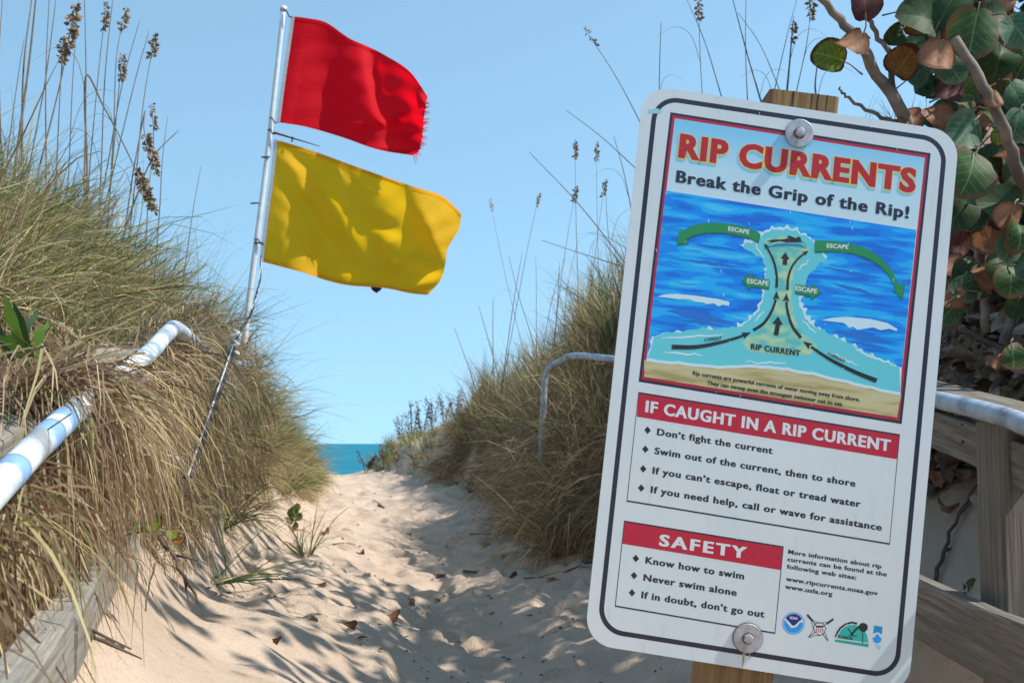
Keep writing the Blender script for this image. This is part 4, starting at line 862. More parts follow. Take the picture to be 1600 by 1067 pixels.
LS = [  # points from the base up, depth, radius, head
 ([(25, 250), (40, 100), (54, -20)], 6.4, .007, 0, 'thick dark dry stalk at the far left, reaching the top edge'),
 ([(34, 250), (42, 110), (47, -20)], 6.5, .006, 0, 'dark dry stalk just right of the thickest one at far left'),
 ([(62, 260), (90, 120), (112, 2)], 6.8, .0045, 1.6, 'leaning stalk with a heavy dark seed head at the top edge'),
 ([(72, 260), (75, 120), (77, -20)], 6.8, .004, 0, 'thin upright stalk on the left dune cut by the top edge'),
 ([(88, 270), (97, 150), (104, 62)], 6.9, .0035, 1.3, 'short stalk with narrow seed head on the left dune'),
 ([(132, 270), (133, 120), (129, -20)], 7.0, .0042, 0, 'straight dark stalk in the middle of the left stand'),
 ([(142, 240), (152, 100), (163, 0)], 7.2, .0032, .9, 'slim stalk with small seed head near the top edge'),
 ([(158, 270), (166, 120), (181, -8)], 7.2, .0038, 0, 'pale stalk rising to the top edge right of the small seed head'),
 ([(178, 200), (185, 90), (193, 6)], 7.2, .003, .8, 'slender stalk with tiny pale seed head'),
 ([(168, 260), (192, 130), (220, 32)], 7.4, .0035, 0, 'bare stalk leaning right, left one of a pair'),
 ([(186, 230), (212, 120), (234, 48)], 7.4, .0033, 0, 'bare stalk leaning right, right one of a pair'),
 ([(214, 260), (226, 150), (243, 50)], 7.6, .0033, 1.2, 'tall stalk with open nodding seed head against the sky'),
 ([(178, 230), (184, 160), (190, 84)], 7.4, .0033, 1.1, 'stalk with a loose brown seed head half way up the stand'),
 ([(205, 330), (240, 250), (278, 202)], 7.6, .005, 0, 'thick bare stalk leaning far to the right'),
 ([(136, 260), (138, 124), (160, 165), (192, 225), (238, 328)], 7.3, .006, 2.2, 'broken stalk bent over with a long brown seed head hanging down'),
 ([(208, 270), (222, 172), (230, 210), (243, 272)], 7.5, .004, 1.5, 'bent stalk with a short drooping brown seed head'),
 ([(250, 320), (255, 250), (262, 182)], 7.8, .003, 0, 'fine stalk right of the thick leaning one'),
 ([(293, 390), (303, 320), (312, 258)], 8.2, .003, 0, 'lone fine stalk at the right end of the left stand'),
 ([(2, 240), (3, 100), (2, -10)], 6.3, .004, 0, 'stalk at the very left edge of the picture'),
 ([(12, 240), (24, 130), (34, 55)], 6.3, .003, 0, 'fine leaning stalk near the left edge'),
 ([(48, 250), (66, 120), (86, -10)], 6.6, .004, 0, 'leaning stalk crossing behind the seed heads at left'),
 ([(108, 260), (118, 120), (122, -12)], 7.0, .003, 0, 'fine upright stalk left of the straight dark one'),
 ([(232, 300), (236, 220), (240, 165)], 7.6, .003, .6, 'small stalk with a sparse tip right of the bent heads')]
for i, (pts, yd, rd, hd, lab) in enumerate(LS): sea_oat(pts, yd, rd, hd, lab, GL, i, .26 if hd > 1.4 else .16, headw=1.25 if hd > 1.4 else 1)
RSs = [([(1003, 196), (960, 120), (912, 44)], 8.6, .0036, .25, 'long bare stalk leaning left above the sign\'s upper left corner'),
 ([(1030, 170), (1031, 100), (1032, 37)], 8.4, .004, 0, 'short upright stalk over the sign\'s upper left corner'),
 ([(1130, 160), (1100, 70), (1070, -10)], 8, .0035, 0, 'bare stalk leaning left above the sign\'s top edge'),
 ([(1098, 160), (1096, 80), (1091, -8)], 8, .003, .7, 'upright stalk with sparse seeds above the sign\'s top edge'),
 ([(1191, 165), (1170, 80), (1146, -8)], 7.8, .0055, 0, 'thick brown stalk leaning left just left of the sign post'),
 ([(1168, 160), (1167, 70), (1165, -10)], 7.8, .0033, 0, 'thin upright stalk beside the thick leaning one left of the post'),
 ([(1222, 150), (1190, 70), (1155, 16)], 7.8, .003, 0, 'fine stalk leaning left that crosses the thick one'),
 ([(1229, 150), (1233, 90), (1240, 30)], 7.4, .006, .5, 'thick upright stalk rising behind the post top'),
 ([(1243, 150), (1258, 70), (1271, -6)], 7.4, .0028, .9, 'slim stalk with seeds leaning right behind the post top'),
 ([(1208, 150), (1228, 60), (1247, -8)], 7.6, .0028, 0, 'slim bare stalk leaning right left of the post top'),
 ([(1277, 160), (1277, 130), (1277, 96)], 7.2, .006, 0, 'short thick stalk stub above the right corner of the post'),
 ([(992, 262), (940, 212), (884, 174)], 9.5, .004, 0, 'bare stalk leaning far left beside the sign\'s upper part'),
 ([(978, 412), (905, 320), (827, 237)], 9.8, .0048, 0, 'longest bare stalk leaning far left beside the sign'),
 ([(800, 520), (822, 400), (843, 300)], 15, .0038, .8, 'tall stalk with a small dark seed head left of the sign'),
 ([(905, 500), (900, 350), (898, 222)], 11.8, .0032, 1.3, 'upright stalk with a long seed head, first left of the sign'),
 ([(937, 500), (934, 350), (931, 225)], 11.5, .0028, .8, 'upright thin stalk with sparse head close to the sign'),
 ([(988, 335), (976, 270), (959, 211)], 9.6, .0042, 0, 'short bare stalk touching the sign\'s left edge'),
 ([(918, 500), (932, 380), (945, 282)], 11.5, .003, .8, 'stalk with narrow seed head leaning towards the sign'),
 ([(868, 510), (882, 400), (900, 292)], 12.5, .003, 1.3, 'stalk with a heavy seed head leaning right, left of the sign'),
 ([(972, 416), (910, 395), (847, 377)], 10, .004, 0, 'almost level dry stalk pointing left from the sign\'s edge'),
 ([(868, 520), (872, 460), (874, 411)], 13.5, .0055, 0, 'short thick stalk on the right dune crest'),
 ([(790, 560), (803, 470), (816, 395)], 16, .0055, 0, 'dark stalk leaning right on the right dune crest'),
 ([(832, 530), (810, 460), (795, 400)], 16, .005, 0, 'dark stalk leaning left that crosses another on the crest'),
 ([(838, 520), (838, 450), (837, 402)], 15.5, .004, 0, 'fine upright stalk between the crossed ones'),
 ([(776, 575), (760, 520), (748, 478)], 17.5, .006, 0, 'stalk with a kinked tip at the left end of the crest'),
 ([(771, 570), (770, 510), (771, 465)], 17.5, .006, 0, 'straight short stalk at the left end of the crest'),
 ([(733, 575), (722, 545), (710, 512)], 18.5, .006, 0, 'lowest leaning stalk at the left end of the right dune'),
 ([(806, 500), (785, 410), (765, 310)], 16.5, .003, .3, 'very fine stalk standing left of the dark seed head'),
 ([(958, 430), (950, 350), (946, 300)], 10, .003, 0, 'fine stalk just off the sign\'s left edge'),
 ([(880, 520), (888, 440), (905, 370)], 13, .0032, 0, 'fine stalk leaning right between the seed heads'),
 ([(850, 540), (862, 470), (884, 402)], 14, .004, 0, 'thin leaning stalk low on the right crest')]
for i, (pts, yd, rd, hd, lab) in enumerate(RSs): sea_oat(pts, yd, rd, hd, lab, GR, 100 + i, .16)

# dark seed-headed weeds on the sandy hump at the far end of the path
M_weed = plain('dark_weed', (.10, .055, .045), .9, 0, .3)
WD = [(572, 722, 26, 'leftmost'), (600, 708, 24, 'second from the left'), (628, 700, 55, 'third from the left'), (644, 694, 68, 'tallest left of the middle'), (660, 690, 62, 'tall middle'), (676, 692, 50, 'right of the middle'), (694, 690, 45, 'second from the right'), (712, 684, 48, 'rightmost')]
for i, (u, v, hpx, w) in enumerate(WD):
    p = at(u, v, 21.3 + .3 * math.sin(i * 2)); p.z = H(p.x, p.y); hh = hpx / F * 21.5 + .1; r = random.Random(200 + i)
    t = thing('beach_weed', p, 'dark brown seedy weed on the far sandy hump, ' + w, 'weed', 'dark weeds on the far hump')
    b_ = MB(); s_ = MB()
    for k in range(5):
        a = r.uniform(0, 6.28); tip = Vector((math.cos(a) * .14, math.sin(a) * .14, hh * r.uniform(.6, 1))); s_.tube([(0, 0, -.03), tip * .5 + Vector((0, 0, hh * .1)), tip], [.006, .005, .003], 4)
        for q in range(34):
            f = r.uniform(.35, 1.0); c0 = tip * f + Vector((r.uniform(-1, 1), r.uniform(-1, 1), r.uniform(-1, 1))) * .035; e1 = Vector((r.uniform(-1, 1), r.uniform(-1, 1), r.uniform(-1, 1))) * .034; e2 = Vector((r.uniform(-1, 1), r.uniform(-1, 1), r.uniform(-1, 1))) * .034
            b_.add([c0, c0 + e1, c0 + e2], [(0, 1, 2)])
    obj('stems', s_.mesh('stems'), M_weed, t); obj('seed_heads', b_.mesh('seed_heads'), M_weed, t, kind='stuff')

# ------------------------------------------------------------------ sea grape bush
def leaf_mesh(name, seed, n_ang=22, curl=.25, fold=.3):
    r = random.Random(seed); V = [(0, 0, 0)]; rings = 4; Fc = []
    ph = r.uniform(0, 6.28)
    for k in range(1, rings + 1):
        for i in range(n_ang):
            a = 2 * math.pi * i / n_ang; notch = 1 - .16 * math.exp(-((a - math.pi) / .35) ** 2); rad = (k / rings) * notch * (1 + .04 * math.sin(3 * a + ph)) * .5
            x = rad * math.cos(a) * 1.0 + .0; y = rad * math.sin(a) * .93
            z = fold * abs(y) * .8 + curl * (x * x + y * y) * math.sin(a * 2 + ph) * 1.4 + .02 * math.sin(9 * a + ph) * (k / rings) ** 2 - curl * x * x
            V.append((x + .5, y, z))
    for i in range(n_ang): Fc.append((0, 1 + i, 1 + (i + 1) % n_ang))
    V[0] = (.5, 0, 0)
    for k in range(rings - 1):
        for i in range(n_ang):
            a_ = 1 + k * n_ang; Fc.append((a_ + i, a_ + n_ang + i, a_ + n_ang + (i + 1) % n_ang, a_ + (i + 1) % n_ang))
    return mkmesh(name, V, Fc, True)
def leaf_mat(name, c, edge, vein, tr):
    """colour in the blade, wavy browned rim and paler veins, from the leaf's own x (midrib) and y"""
    m, nt, b = newmat(name); tc = N(nt, 'ShaderNodeTexCoord'); sp = N(nt, 'ShaderNodeSeparateXYZ'); L(nt, tc.outputs['Object'], sp.inputs[0])
    ay = N(nt, 'ShaderNodeMath', operation='ABSOLUTE'); L(nt, sp.outputs['Y'], ay.inputs[0])
    mid = N(nt, 'ShaderNodeMapRange'); L(nt, ay.outputs[0], mid.inputs[0]); mid.inputs[1].default_value = .008; mid.inputs[2].default_value = .018; mid.inputs[3].default_value = 1; mid.inputs[4].default_value = 0
    s1 = N(nt, 'ShaderNodeMath', operation='MULTIPLY_ADD'); L(nt, ay.outputs[0], s1.inputs[0]); s1.inputs[1].default_value = -.75; L(nt, sp.outputs['X'], s1.inputs[2])
    s2 = N(nt, 'ShaderNodeMath', operation='MULTIPLY'); L(nt, s1.outputs[0], s2.inputs[0]); s2.inputs[1].default_value = 6.2
    fr = N(nt, 'ShaderNodeMath', operation='PINGPONG'); L(nt, s2.outputs[0], fr.inputs[0]); fr.inputs[1].default_value = .5
    sv = N(nt, 'ShaderNodeMapRange'); L(nt, fr.outputs[0], sv.inputs[0]); sv.inputs[1].default_value = .02; sv.inputs[2].default_value = .06; sv.inputs[3].default_value = .8; sv.inputs[4].default_value = 0
    mx = N(nt, 'ShaderNodeMath', operation='MAXIMUM'); L(nt, mid.outputs[0], mx.inputs[0]); L(nt, sv.outputs[0], mx.inputs[1])
    n = noise(nt, tc.outputs['Object'], 3.5, 4); base = ramp(nt, n, [(.3, tuple(x * .7 for x in c)), (.7, tuple(x * 1.25 for x in c))])
    col = mixc(nt, mx.outputs[0], base, vein)
    vd = N(nt, 'ShaderNodeVectorMath', operation='DISTANCE'); L(nt, tc.outputs['Object'], vd.inputs[0]); vd.inputs[1].default_value = (.5, 0, 0)
    ed = N(nt, 'ShaderNodeMath', operation='MULTIPLY_ADD'); L(nt, n, ed.inputs[0]); ed.inputs[1].default_value = .35; L(nt, vd.outputs['Value'], ed.inputs[2])
    er = ramp(nt, ed.outputs[0], [(.56, (0, 0, 0)), (.64, (1, 1, 1))]); col = mixc(nt, er, col, edge)
    L(nt, col, b.inputs['Base Color']); b.inputs['Roughness'].default_value = .58; b.inputs['Specular IOR Level'].default_value = .28
    translucent(m, nt, b, col, tr); return m
LM = {'g': leaf_mat('leaf_green', (.055, .11, .035), (.16, .09, .045), (.20, .26, .10), .25), 'd': leaf_mat('leaf_dark_green', (.035, .07, .022), (.06, .065, .02), (.09, .13, .04), .2),
      't': leaf_mat('leaf_blue_green', (.06, .13, .065), (.13, .16, .10), (.18, .25, .15), .15), 'y': leaf_mat('leaf_yellow_green', (.16, .22, .02), (.09, .035, .02), (.38, .40, .08), .5),
      'b': leaf_mat('leaf_brown', (.34, .15, .075), (.20, .08, .04), (.38, .22, .13), .25), 'r': leaf_mat('leaf_dark_red', (.10, .03, .025), (.07, .02, .018), (.20, .08, .05), .3), 'o': leaf_mat('leaf_orange', (.26, .10, .02), (.10, .03, .015), (.42, .20, .05), .5)}
leafM = {}
for i in range(5):
    for k in LM:
        me = leaf_mesh('leaf', i, curl=.3 + .32 * i, fold=.14 + .16 * i); me.materials.append(LM[k]); leafM[(k, i)] = me
M_bark = wood_mat('grey_brown_bark', (.10, .07, .05), (.33, .26, .20))
M_bark2 = plain('branch_bark', (.25, .19, .145), .85, 0, .45, 14)
bx, by = 2.55, 4.4; bush_o = Vector((bx, by, H(bx, by)))
bush = thing('sea_grape_bush', bush_o, 'sea grape bush with round green and brown leaves behind the sign on the right', 'bush')
trunkpts = [bush_o - Vector((0, 0, .2)), bush_o + Vector((-.1, -.1, .5)), bush_o + Vector((-.2, -.2, 1.0)), bush_o + Vector((-.1, -.1, 1.6)), bush_o + Vector((.1, 0, 2.2))]
obj('trunk', MB().tube(local(bush, catmull(trunkpts, 4)), [.06 - .035 * i / 16 for i in range(17)], 10).mesh('trunk', True), M_bark2, bush)
BR = [([(1475, 330, 3.6), (1445, 245, 3.45), (1411, 180, 3.4), (1362, 100, 3.35), (1330, 52, 3.3), (1283, -8, 3.25), (1250, -60, 3.2)], .024, .008),
      ([(1392, 150, 3.38), (1395, 95, 3.4), (1372, 60, 3.42), (1352, 20, 3.4), (1340, -20, 3.4)], .009, .006),
      ([(1640, 420, 3.6), (1598, 290, 3.2), (1568, 205, 3.05), (1535, 132, 3.0), (1490, 60, 2.98)], .018, .012),
      ([(1600, 130, 3.5), (1570, 60, 3.45), (1545, 0, 3.4), (1530, -60, 3.4)], .018, .012),
      ([(1405, 190, 3.42), (1360, 175, 3.4), (1322, 150, 3.38), (1312, 140, 3.38)], .007, .003),
      ([(1362, 105, 3.33), (1350, 70, 3.3), (1340, 50, 3.3), (1322, 75, 3.28)], .005, .003),
      ([(1540, 520, 3.9), (1538, 440, 3.9), (1528, 370, 3.8), (1545, 300, 3.7), (1590, 200, 3.6)], .014, .010),
      ([(1560, 560, 3.9), (1580, 500, 4.0), (1600, 470, 4.0), (1660, 400, 4.0)], .016, .012),
      ([(1480, 250, 3.5), (1505, 190, 3.5), (1500, 130, 3.45), (1520, 70, 3.4)], .011, .006),
      ([(1640, 300, 3.5), (1560, 330, 3.4), (1520, 310, 3.4)], .009, .004),
      ([(1680, 500, 3.6), (1590, 455, 3.6), (1530, 430, 3.55), (1490, 430, 3.5)], .012, .005),
      ([(1700, 560, 3.4), (1600, 580, 3.6), (1560, 565, 3.75)], .008, .004)]
for k, (pts, r0, r1) in enumerate(BR):
    W3 = catmull([at(*p) for p in pts], 5); n = len(W3)
    if k in (0, 2, 3): W3 = [W3[0].lerp(trunkpts[2], .9)] + W3; n += 1
    W3 = [p + Vector((random.uniform(-1, 1), random.uniform(-1, 1), random.uniform(-1, 1))) * .006 for p in W3]
    obj('branch', MB().tube(local(bush, W3), [(r0 + (r1 - r0) * i / (n - 1)) * random.uniform(.94, 1.07) for i in range(n)], 9).mesh('branch', True), M_bark2, bush)
petb = MB()
def put_leaf(pos, size, ax, nrm, col, var, parent, name='leaf', petiole=True):
    """pos: centre of the leaf; ax: direction from the stalk to the tip; nrm: upper side"""
    ax = Vector(ax).normalized(); nrm = Vector(nrm); nrm = (nrm - ax * nrm.dot(ax)).normalized(); yy = nrm.cross(ax)
    o = bpy.data.objects.new(name, leafM[(col, var)]); COL.objects.link(o)
    if parent is not None: o.parent = parent
    M_ = Matrix((ax, yy, nrm)).transposed().to_4x4(); M_ = Matrix.Translation(Vector(pos) - ax * size * .5 - (parent.location if parent is not None else Vector())) @ M_ @ Matrix.Scale(size, 4)
    o.matrix_local = M_; 
    if petiole and parent is bush:
        b0 = Vector(pos) - ax * size * .46; petb.tube(local(bush, [b0 + ax * .02, b0 - ax * .012 - Vector((0, 0, .006)), b0 - ax * .035 + Vector((random.uniform(-.02, .02), .02, -.02))]), [.0018, .002, .003], 5, False)
    return o
rl = random.Random(42)
KEY = [(1296, 88, 62, 'y', 3.3, 160, 0), (1331, 66, 58, 'b', 3.27, 215, 1), (1352, 6, 60, 'r', 3.3, 90, 0), (1411, 98, 62, 'o', 3.35, 55, 1), (1442, 28, 88, 'd', 3.3, 170, 0), (1480, 12, 84, 'd', 3.3, 60, 0), (1521, 50, 92, 'g', 3.15, 260, 0),
 (1465, 88, 66, 'b', 3.15, 250, 1), (1488, 108, 54, 't', 3.2, 300, 0), (1402, 54, 40, 'd', 3.4, 230, 0), (1431, 116, 46, 't', 3.45, 30, 1), (1562, 92, 74, 'd', 3.2, 250, 0), (1590, 46, 66, 't', 3.1, 300, 0), (1551, 28, 60, 'd', 3.3, 40, 0),
 (1484, 142, 50, 'r', 3.25, 240, 1), (1506, 148, 60, 'g', 3.3, 0, 0), (1510, 204, 72, 't', 3.2, 230, 0), (1517, 268, 92, 'g', 3.15, 250, 0), (1466, 178, 52, 'b', 3.3, 190, 1), (1424, 184, 44, 'b', 3.4, 200, 1), (1553, 156, 34, 'b', 3.0, 290, 1), (1589, 150, 56, 't', 3.2, 300, 0),
 (1588, 196, 62, 't', 3.2, 260, 0), (1560, 178, 60, 'd', 3.3, 330, 0), (1559, 214, 30, 'y', 3.2, 270, 0), (1500, 330, 70, 'd', 3.3, 230, 0), (1535, 302, 66, 't', 3.25, 240, 1), (1564, 318, 78, 'd', 3.2, 180, 0), (1577, 340, 54, 'b', 3.1, 250, 1), (1594, 362, 66, 'g', 3.1, 270, 0), (1578, 384, 52, 't', 3.15, 250, 0),
 (1486, 414, 50, 'b', 3.5, 200, 1), (1513, 428, 58, 'd', 3.45, 60, 0), (1540, 432, 50, 'b', 3.4, 10, 1), (1508, 452, 52, 't', 3.4, 30, 0), (1490, 464, 44, 'b', 3.4, 210, 1), (1482, 488, 50, 'g', 3.5, 230, 0), (1566, 416, 62, 'd', 3.3, 300, 0), (1580, 438, 60, 'g', 3.2, 260, 0), (1596, 418, 44, 't', 3.15, 330, 0),
 (1583, 558, 46, 'g', 3.0, 280, 0), (1557, 567, 24, 'b', 3.6, 250, 1), (1455, 60, 54, 'd', 3.4, 120, 0), (1530, 110, 62, 'g', 3.4, 200, 0), (1495, 52, 60, 'b', 3.35, 300, 1), (1600, 100, 60, 'g', 3.3, 60, 0), (1470, 215, 44, 'b', 3.5, 250, 1), (1545, 250, 60, 'd', 3.5, 30, 0), (1600, 270, 70, 'd', 3.4, 200, 0), (1500, 378, 46, 'r', 3.6, 250, 1), (1588, 480, 40, 'd', 3.5, 250, 0)]
for (u, v, px, c, yd, ang, cr) in KEY:
    a = math.radians(ang); sz = px / F * yd * .98
    ax = Vector((math.cos(a), rl.uniform(-.35, .35), math.sin(a))); nr = Vector((rl.uniform(-.45, .45), -1, rl.uniform(-.1, .65)))
    put_leaf(at(u, v, yd), sz, ax, nr, c, 4 if cr else rl.choice((0, 1, 2)), bush)
nl = 0
while nl < 248:
    u = rl.uniform(1425, 1760); v = rl.uniform(-190, 450); yd = rl.uniform(3.35, 4.2)
    if v > 245 and u < 1500: continue
    if u < 1475 and (v < -20 or rl.random() < .55): continue
    if v > 130 and u < 1485: continue
    a = rl.uniform(0, 6.28); put_leaf(at(u, v, yd), rl.uniform(.065, .12), (math.cos(a), rl.uniform(-.6, .6), math.sin(a)), (rl.uniform(-.8, .8), -1, rl.uniform(-.3, 1)), rl.choice('dddggggtbbbboorr'), rl.randrange(5), bush); nl += 1
obj('petioles', petb.mesh('petioles', True), M_bark2, bush, kind='stuff')
# the rest of the bush, to the right of the picture and behind the sign: joined leaves
def foliage(name, parent, centre, radii, n, label=None, seed=1, size=(.09, .16), mats='dgtb'):
    r = random.Random(seed); src = leaf_mesh('tmp', 2, 8, .2, .25); sv = np.array([v.co[:] for v in src.vertices]); me = bpy.data.meshes.new(name)
    ring = list(range(25, 33)); V = []; Fc = []; mi = []
    sv8 = np.concatenate([sv[:1], sv[25:33]])
    for k in range(n):
        while True:
            q = Vector((r.uniform(-1, 1), r.uniform(-1, 1), r.uniform(-1, 1)))
            if q.length < 1 and (q.length > .35): break
        p = Vector(centre) + Vector((q.x * radii[0], q.y * radii[1], q.z * radii[2])); s = r.uniform(*size)
        ax = Vector((r.uniform(-1, 1), r.uniform(-1, 1), r.uniform(-.8, .5))).normalized(); nr = Vector((r.uniform(-1, 1), r.uniform(-1, 1), r.uniform(0, 1.3))); nr = (nr - ax * nr.dot(ax)).normalized(); yy = nr.cross(ax)
        M3 = np.array([ax[:], yy[:], nr[:]]).T * s; W_ = sv8 @ M3.T + np.array(p[:]) - np.array(parent.location[:]); b0 = len(V); V += [tuple(w) for w in W_]
        for i in range(8): Fc.append((b0, b0 + 1 + i, b0 + 1 + (i + 1) % 8)); 
        mi += [r.randrange(len(mats))] * 8
    me.from_pydata(V, [], Fc); 
    for c in mats: me.materials.append({'d': FM['d'], 'g': FM['g'], 't': FM['t'], 'b': FM['b']}[c])
    me.polygons.foreach_set('material_index', mi); me.update()
    o = bpy.data.objects.new(name, me); COL.objects.link(o); o.parent = parent; o['kind'] = 'stuff'; return o
def flat_leaf(name, c, tr):
    m, nt, b = newmat(name); n = noise(nt, coords(nt), 5, 3); col = ramp(nt, n, [(.3, tuple(x * .7 for x in c)), (.7, tuple(x * 1.2 for x in c))]); L(nt, col, b.inputs['Base Color']); b.inputs['Roughness'].default_value = .45; translucent(m, nt, b, col, tr); return m
FM = {'d': flat_leaf('crown_dark', (.035, .07, .022), .2), 'g': flat_leaf('crown_green', (.06, .11, .035), .25), 't': flat_leaf('crown_blue_green', (.06, .13, .09), .15), 'b': flat_leaf('crown_brown', (.22, .12, .065), .25)}
foliage('crown_foliage', bush, (3.5, 4.7, bush_o.z + 1.35), (1.25, 1.3, 1.25), 1500, seed=4)  # extra crown out of view, put in for its shade
foliage('crown_foliage', bush, tuple(at(1650, 110, 4.5)), (.5, .35, .85), 800, seed=6, size=(.07, .12))
# second bush, added mostly outside the picture: its crown shades the path
def added_shade_bush(x, y, h, rad, n, seed, label):
    o0 = Vector((x, y, H(x, y))); t = thing('sea_grape_bush', o0, label, 'bush')
    for k in range(4):
        a = k * 1.6 + seed; tip = Vector((math.cos(a) * rad * .6, math.sin(a) * rad * .6, h)); obj('trunk', MB().tube([(0, 0, -.2), tip * .4 + Vector((0, 0, .1)), tip], [.045, .03, .012], 7).mesh('trunk', True), M_bark2, t)
    foliage('crown_foliage', t, o0 + Vector((0, 0, h * .85)), (rad, rad, h * .42), n, seed=seed)
added_shade_bush(4.4, 7.0, 2.3, 1.35, 1300, 3, 'large sea grape bush added on the right dune to shade the path, mostly outside the picture')

o0 = Vector((3.5, 6.6, H(3.5, 6.6))); tr_ = thing('added_shade_tree', o0, 'tall unseen sea grape tree added right of the picture to shade the path', 'tree')  # tree added out of view so its crown dapples the near sand
obj('trunk', MB().tube([(0, 0, -.2), (.05, 0, .7), (-.1, -.05, 1.4), (-.45, -.1, 2.0)], [.11, .09, .07, .05], 9).mesh('trunk', True), M_bark2, tr_)
for tip in ((-1.6, .9, 2.2), (-1.9, -.6, 2.2), (-.4, 1.6, 2.3), (-.3, -1.5, 2.2)):
    obj('branch', MB().tube([(-.3, -.08, 1.8), (tip[0] * .5 - .2, tip[1] * .5, 2.15), tip], [.04, .03, .012], 7).mesh('branch', True), M_bark2, tr_)
foliage('crown_foliage', tr_, (2.55, 5.5, 4.85), (2.2, 2.9, .6), 1500, seed=12)

# dead leaf litter under the bush
bl_v = []; bl_f = []; r = random.Random(8); mi = []
lv = [leaf_mesh('t', s_, 8, .5, .5) for s_ in range(3)]
LMAT = [plain('litter_brown', (.25, .155, .10), .8, 0, .4), plain('litter_dark', (.12, .07, .05), .8, 0, .4), plain('litter_pale', (.38, .28, .21), .8, 0, .3)]
for k in range(1900):
    x = r.uniform(1.15, 2.7); y = r.uniform(3.3, 6.8)
    z = H(x, y)
    if z < .92 + r.uniform(0, .12) - (.25 if r.random() < .06 else 0): continue
    z += r.uniform(.01, .07); s = r.uniform(.06, .13); src = lv[k % 3]
    ax = Vector((r.uniform(-1, 1), r.uniform(-1, 1), r.uniform(-.5, .5))).normalized(); nr = Vector((r.uniform(-.7, .7), r.uniform(-.9, .5), 1)); nr = (nr - ax * nr.dot(ax)).normalized(); yy = nr.cross(ax)
    b0 = len(bl_v)
    for v_ in src.vertices: bl_v.append(tuple(Vector((x, y, z)) + ax * v_.co.x * s + yy * v_.co.y * s * .8 + nr * v_.co.z * s))
    c = r.randrange(3)
    for p_ in src.polygons: bl_f.append(tuple(b0 + i for i in p_.vertices)); mi.append(c)
me = mkmesh('leaf_litter', bl_v, bl_f, True)
for mt in LMAT: me.materials.append(mt)
me.polygons.foreach_set('material_index', mi)
obj('leaf_litter', me, None, label='curled brown dead leaves covering the slope under the bush', cat='leaf litter', kind='stuff')
# sticks in the litter
M_stick = plain('stick', (.12, .085, .06), .85, 0, .4)
def stick(pts, rad, label, cat='twig', name='twig', lift=.01, group=None, fork=True, ground=True, mat=None):
    r = random.Random(int(pts[0][0] * 7 + pts[0][1])); W3 = []
    for (u, v, yd) in pts:
        p = at(u, v, yd)
        if ground and u < 1300: p = ground_hit(u, v); p.z += lift
        elif ground: p.z = HD(p.x, p.y) + lift
        W3.append(p)
    t = thing(name, W3[0], label, cat, group); c = catmull(W3, 5); c = [p + Vector((r.uniform(-1, 1), r.uniform(-1, 1), 0)) * rad * .9 for p in c]; n = len(c)
    b_ = MB().tube(local(t, c), [rad * (1 - .6 * i / (n - 1)) for i in range(n)], 6)
    obj('stem', b_.mesh('stem', True), mat or M_stick, t)
    if fork:
        for q in (.4, .7):
            i = int(q * (n - 1)); d = (c[i] - c[i - 1]).normalized(); sd = Vector((-d.y, d.x, .4)) * r.choice((-1, 1)); ln = (c[-1] - c[0]).length * .22
            obj('side_twig', MB().tube(local(t, [c[i], c[i] + (d + sd * .8) * ln * .6, c[i] + (d * 1.2 + sd * .9) * ln]), [rad * .55, rad * .4, rad * .2], 5).mesh('side_twig', True), mat or M_stick, t)
stick([(1450, 900, 3.75), (1470, 872, 3.9), (1500, 850, 4.0), (1530, 846, 4.05)], .009, 'dark crooked stick on the sand behind the right fence', lift=.03)
stick([(1442, 790, 4.6), (1480, 760, 4.8), (1520, 735, 5.0)], .012, 'thick stick higher on the sand left of the fence post')
stick([(1500, 512, 4.0), (1545, 535, 3.9), (1600, 560, 3.8)], .012, 'grey branch lying across the leaf litter', ground=False)
stick([(78, 958, 1.9), (120, 975, 1.95), (160, 1000, 2.0), (197, 1012, 2.1)], .006, 'brown twig sticking out across the timber edging', ground=False)
stick([(252, 840, 3.6), (275, 875, 3.5), (308, 942, 3.4)], .008, 'bent dark twig leaning down the sand beside the vine', ground=False)
stick([(240, 880, 3.3), (228, 950, 3.2), (226, 1010, 3.1)], .003, 'fine dangling twig in front of the left sand slope', ground=False, fork=False)
stick([(735, 835, 13.2), (770, 836, 13.2), (812, 838, 13.0)], .009, 'long thin dead twig below the right bank')
stick([(880, 896, 9.6), (910, 885, 9.9), (925, 880, 10)], .008, 'forked twig on the sand beside the sign')
stick([(690, 762, 18), (712, 780, 16.8)], .012, 'straight straw coloured stem lying where the path narrows', fork=False, mat=plain('pale_straw', (.5, .40, .22), .8))
stick([(724, 893, 9.7), (745, 895, 9.6), (762, 888, 9.8)], .011, 'short dark forked root stub in the middle of the path')
stick([(520, 852, 12), (540, 850, 12), (556, 853, 11.9)], .006, 'small curved twig on the sunlit sand', fork=False)
stick([(800, 905, 9.2), (850, 905, 9.1), (890, 910, 9.0)], .006, 'thin root lying on the shaded sand near the sign')
stick([(590, 790, 16.2), (600, 794, 16), (585, 782, 16.5)], .012, 'tiny red brown stem in the bright sand at left', fork=False)

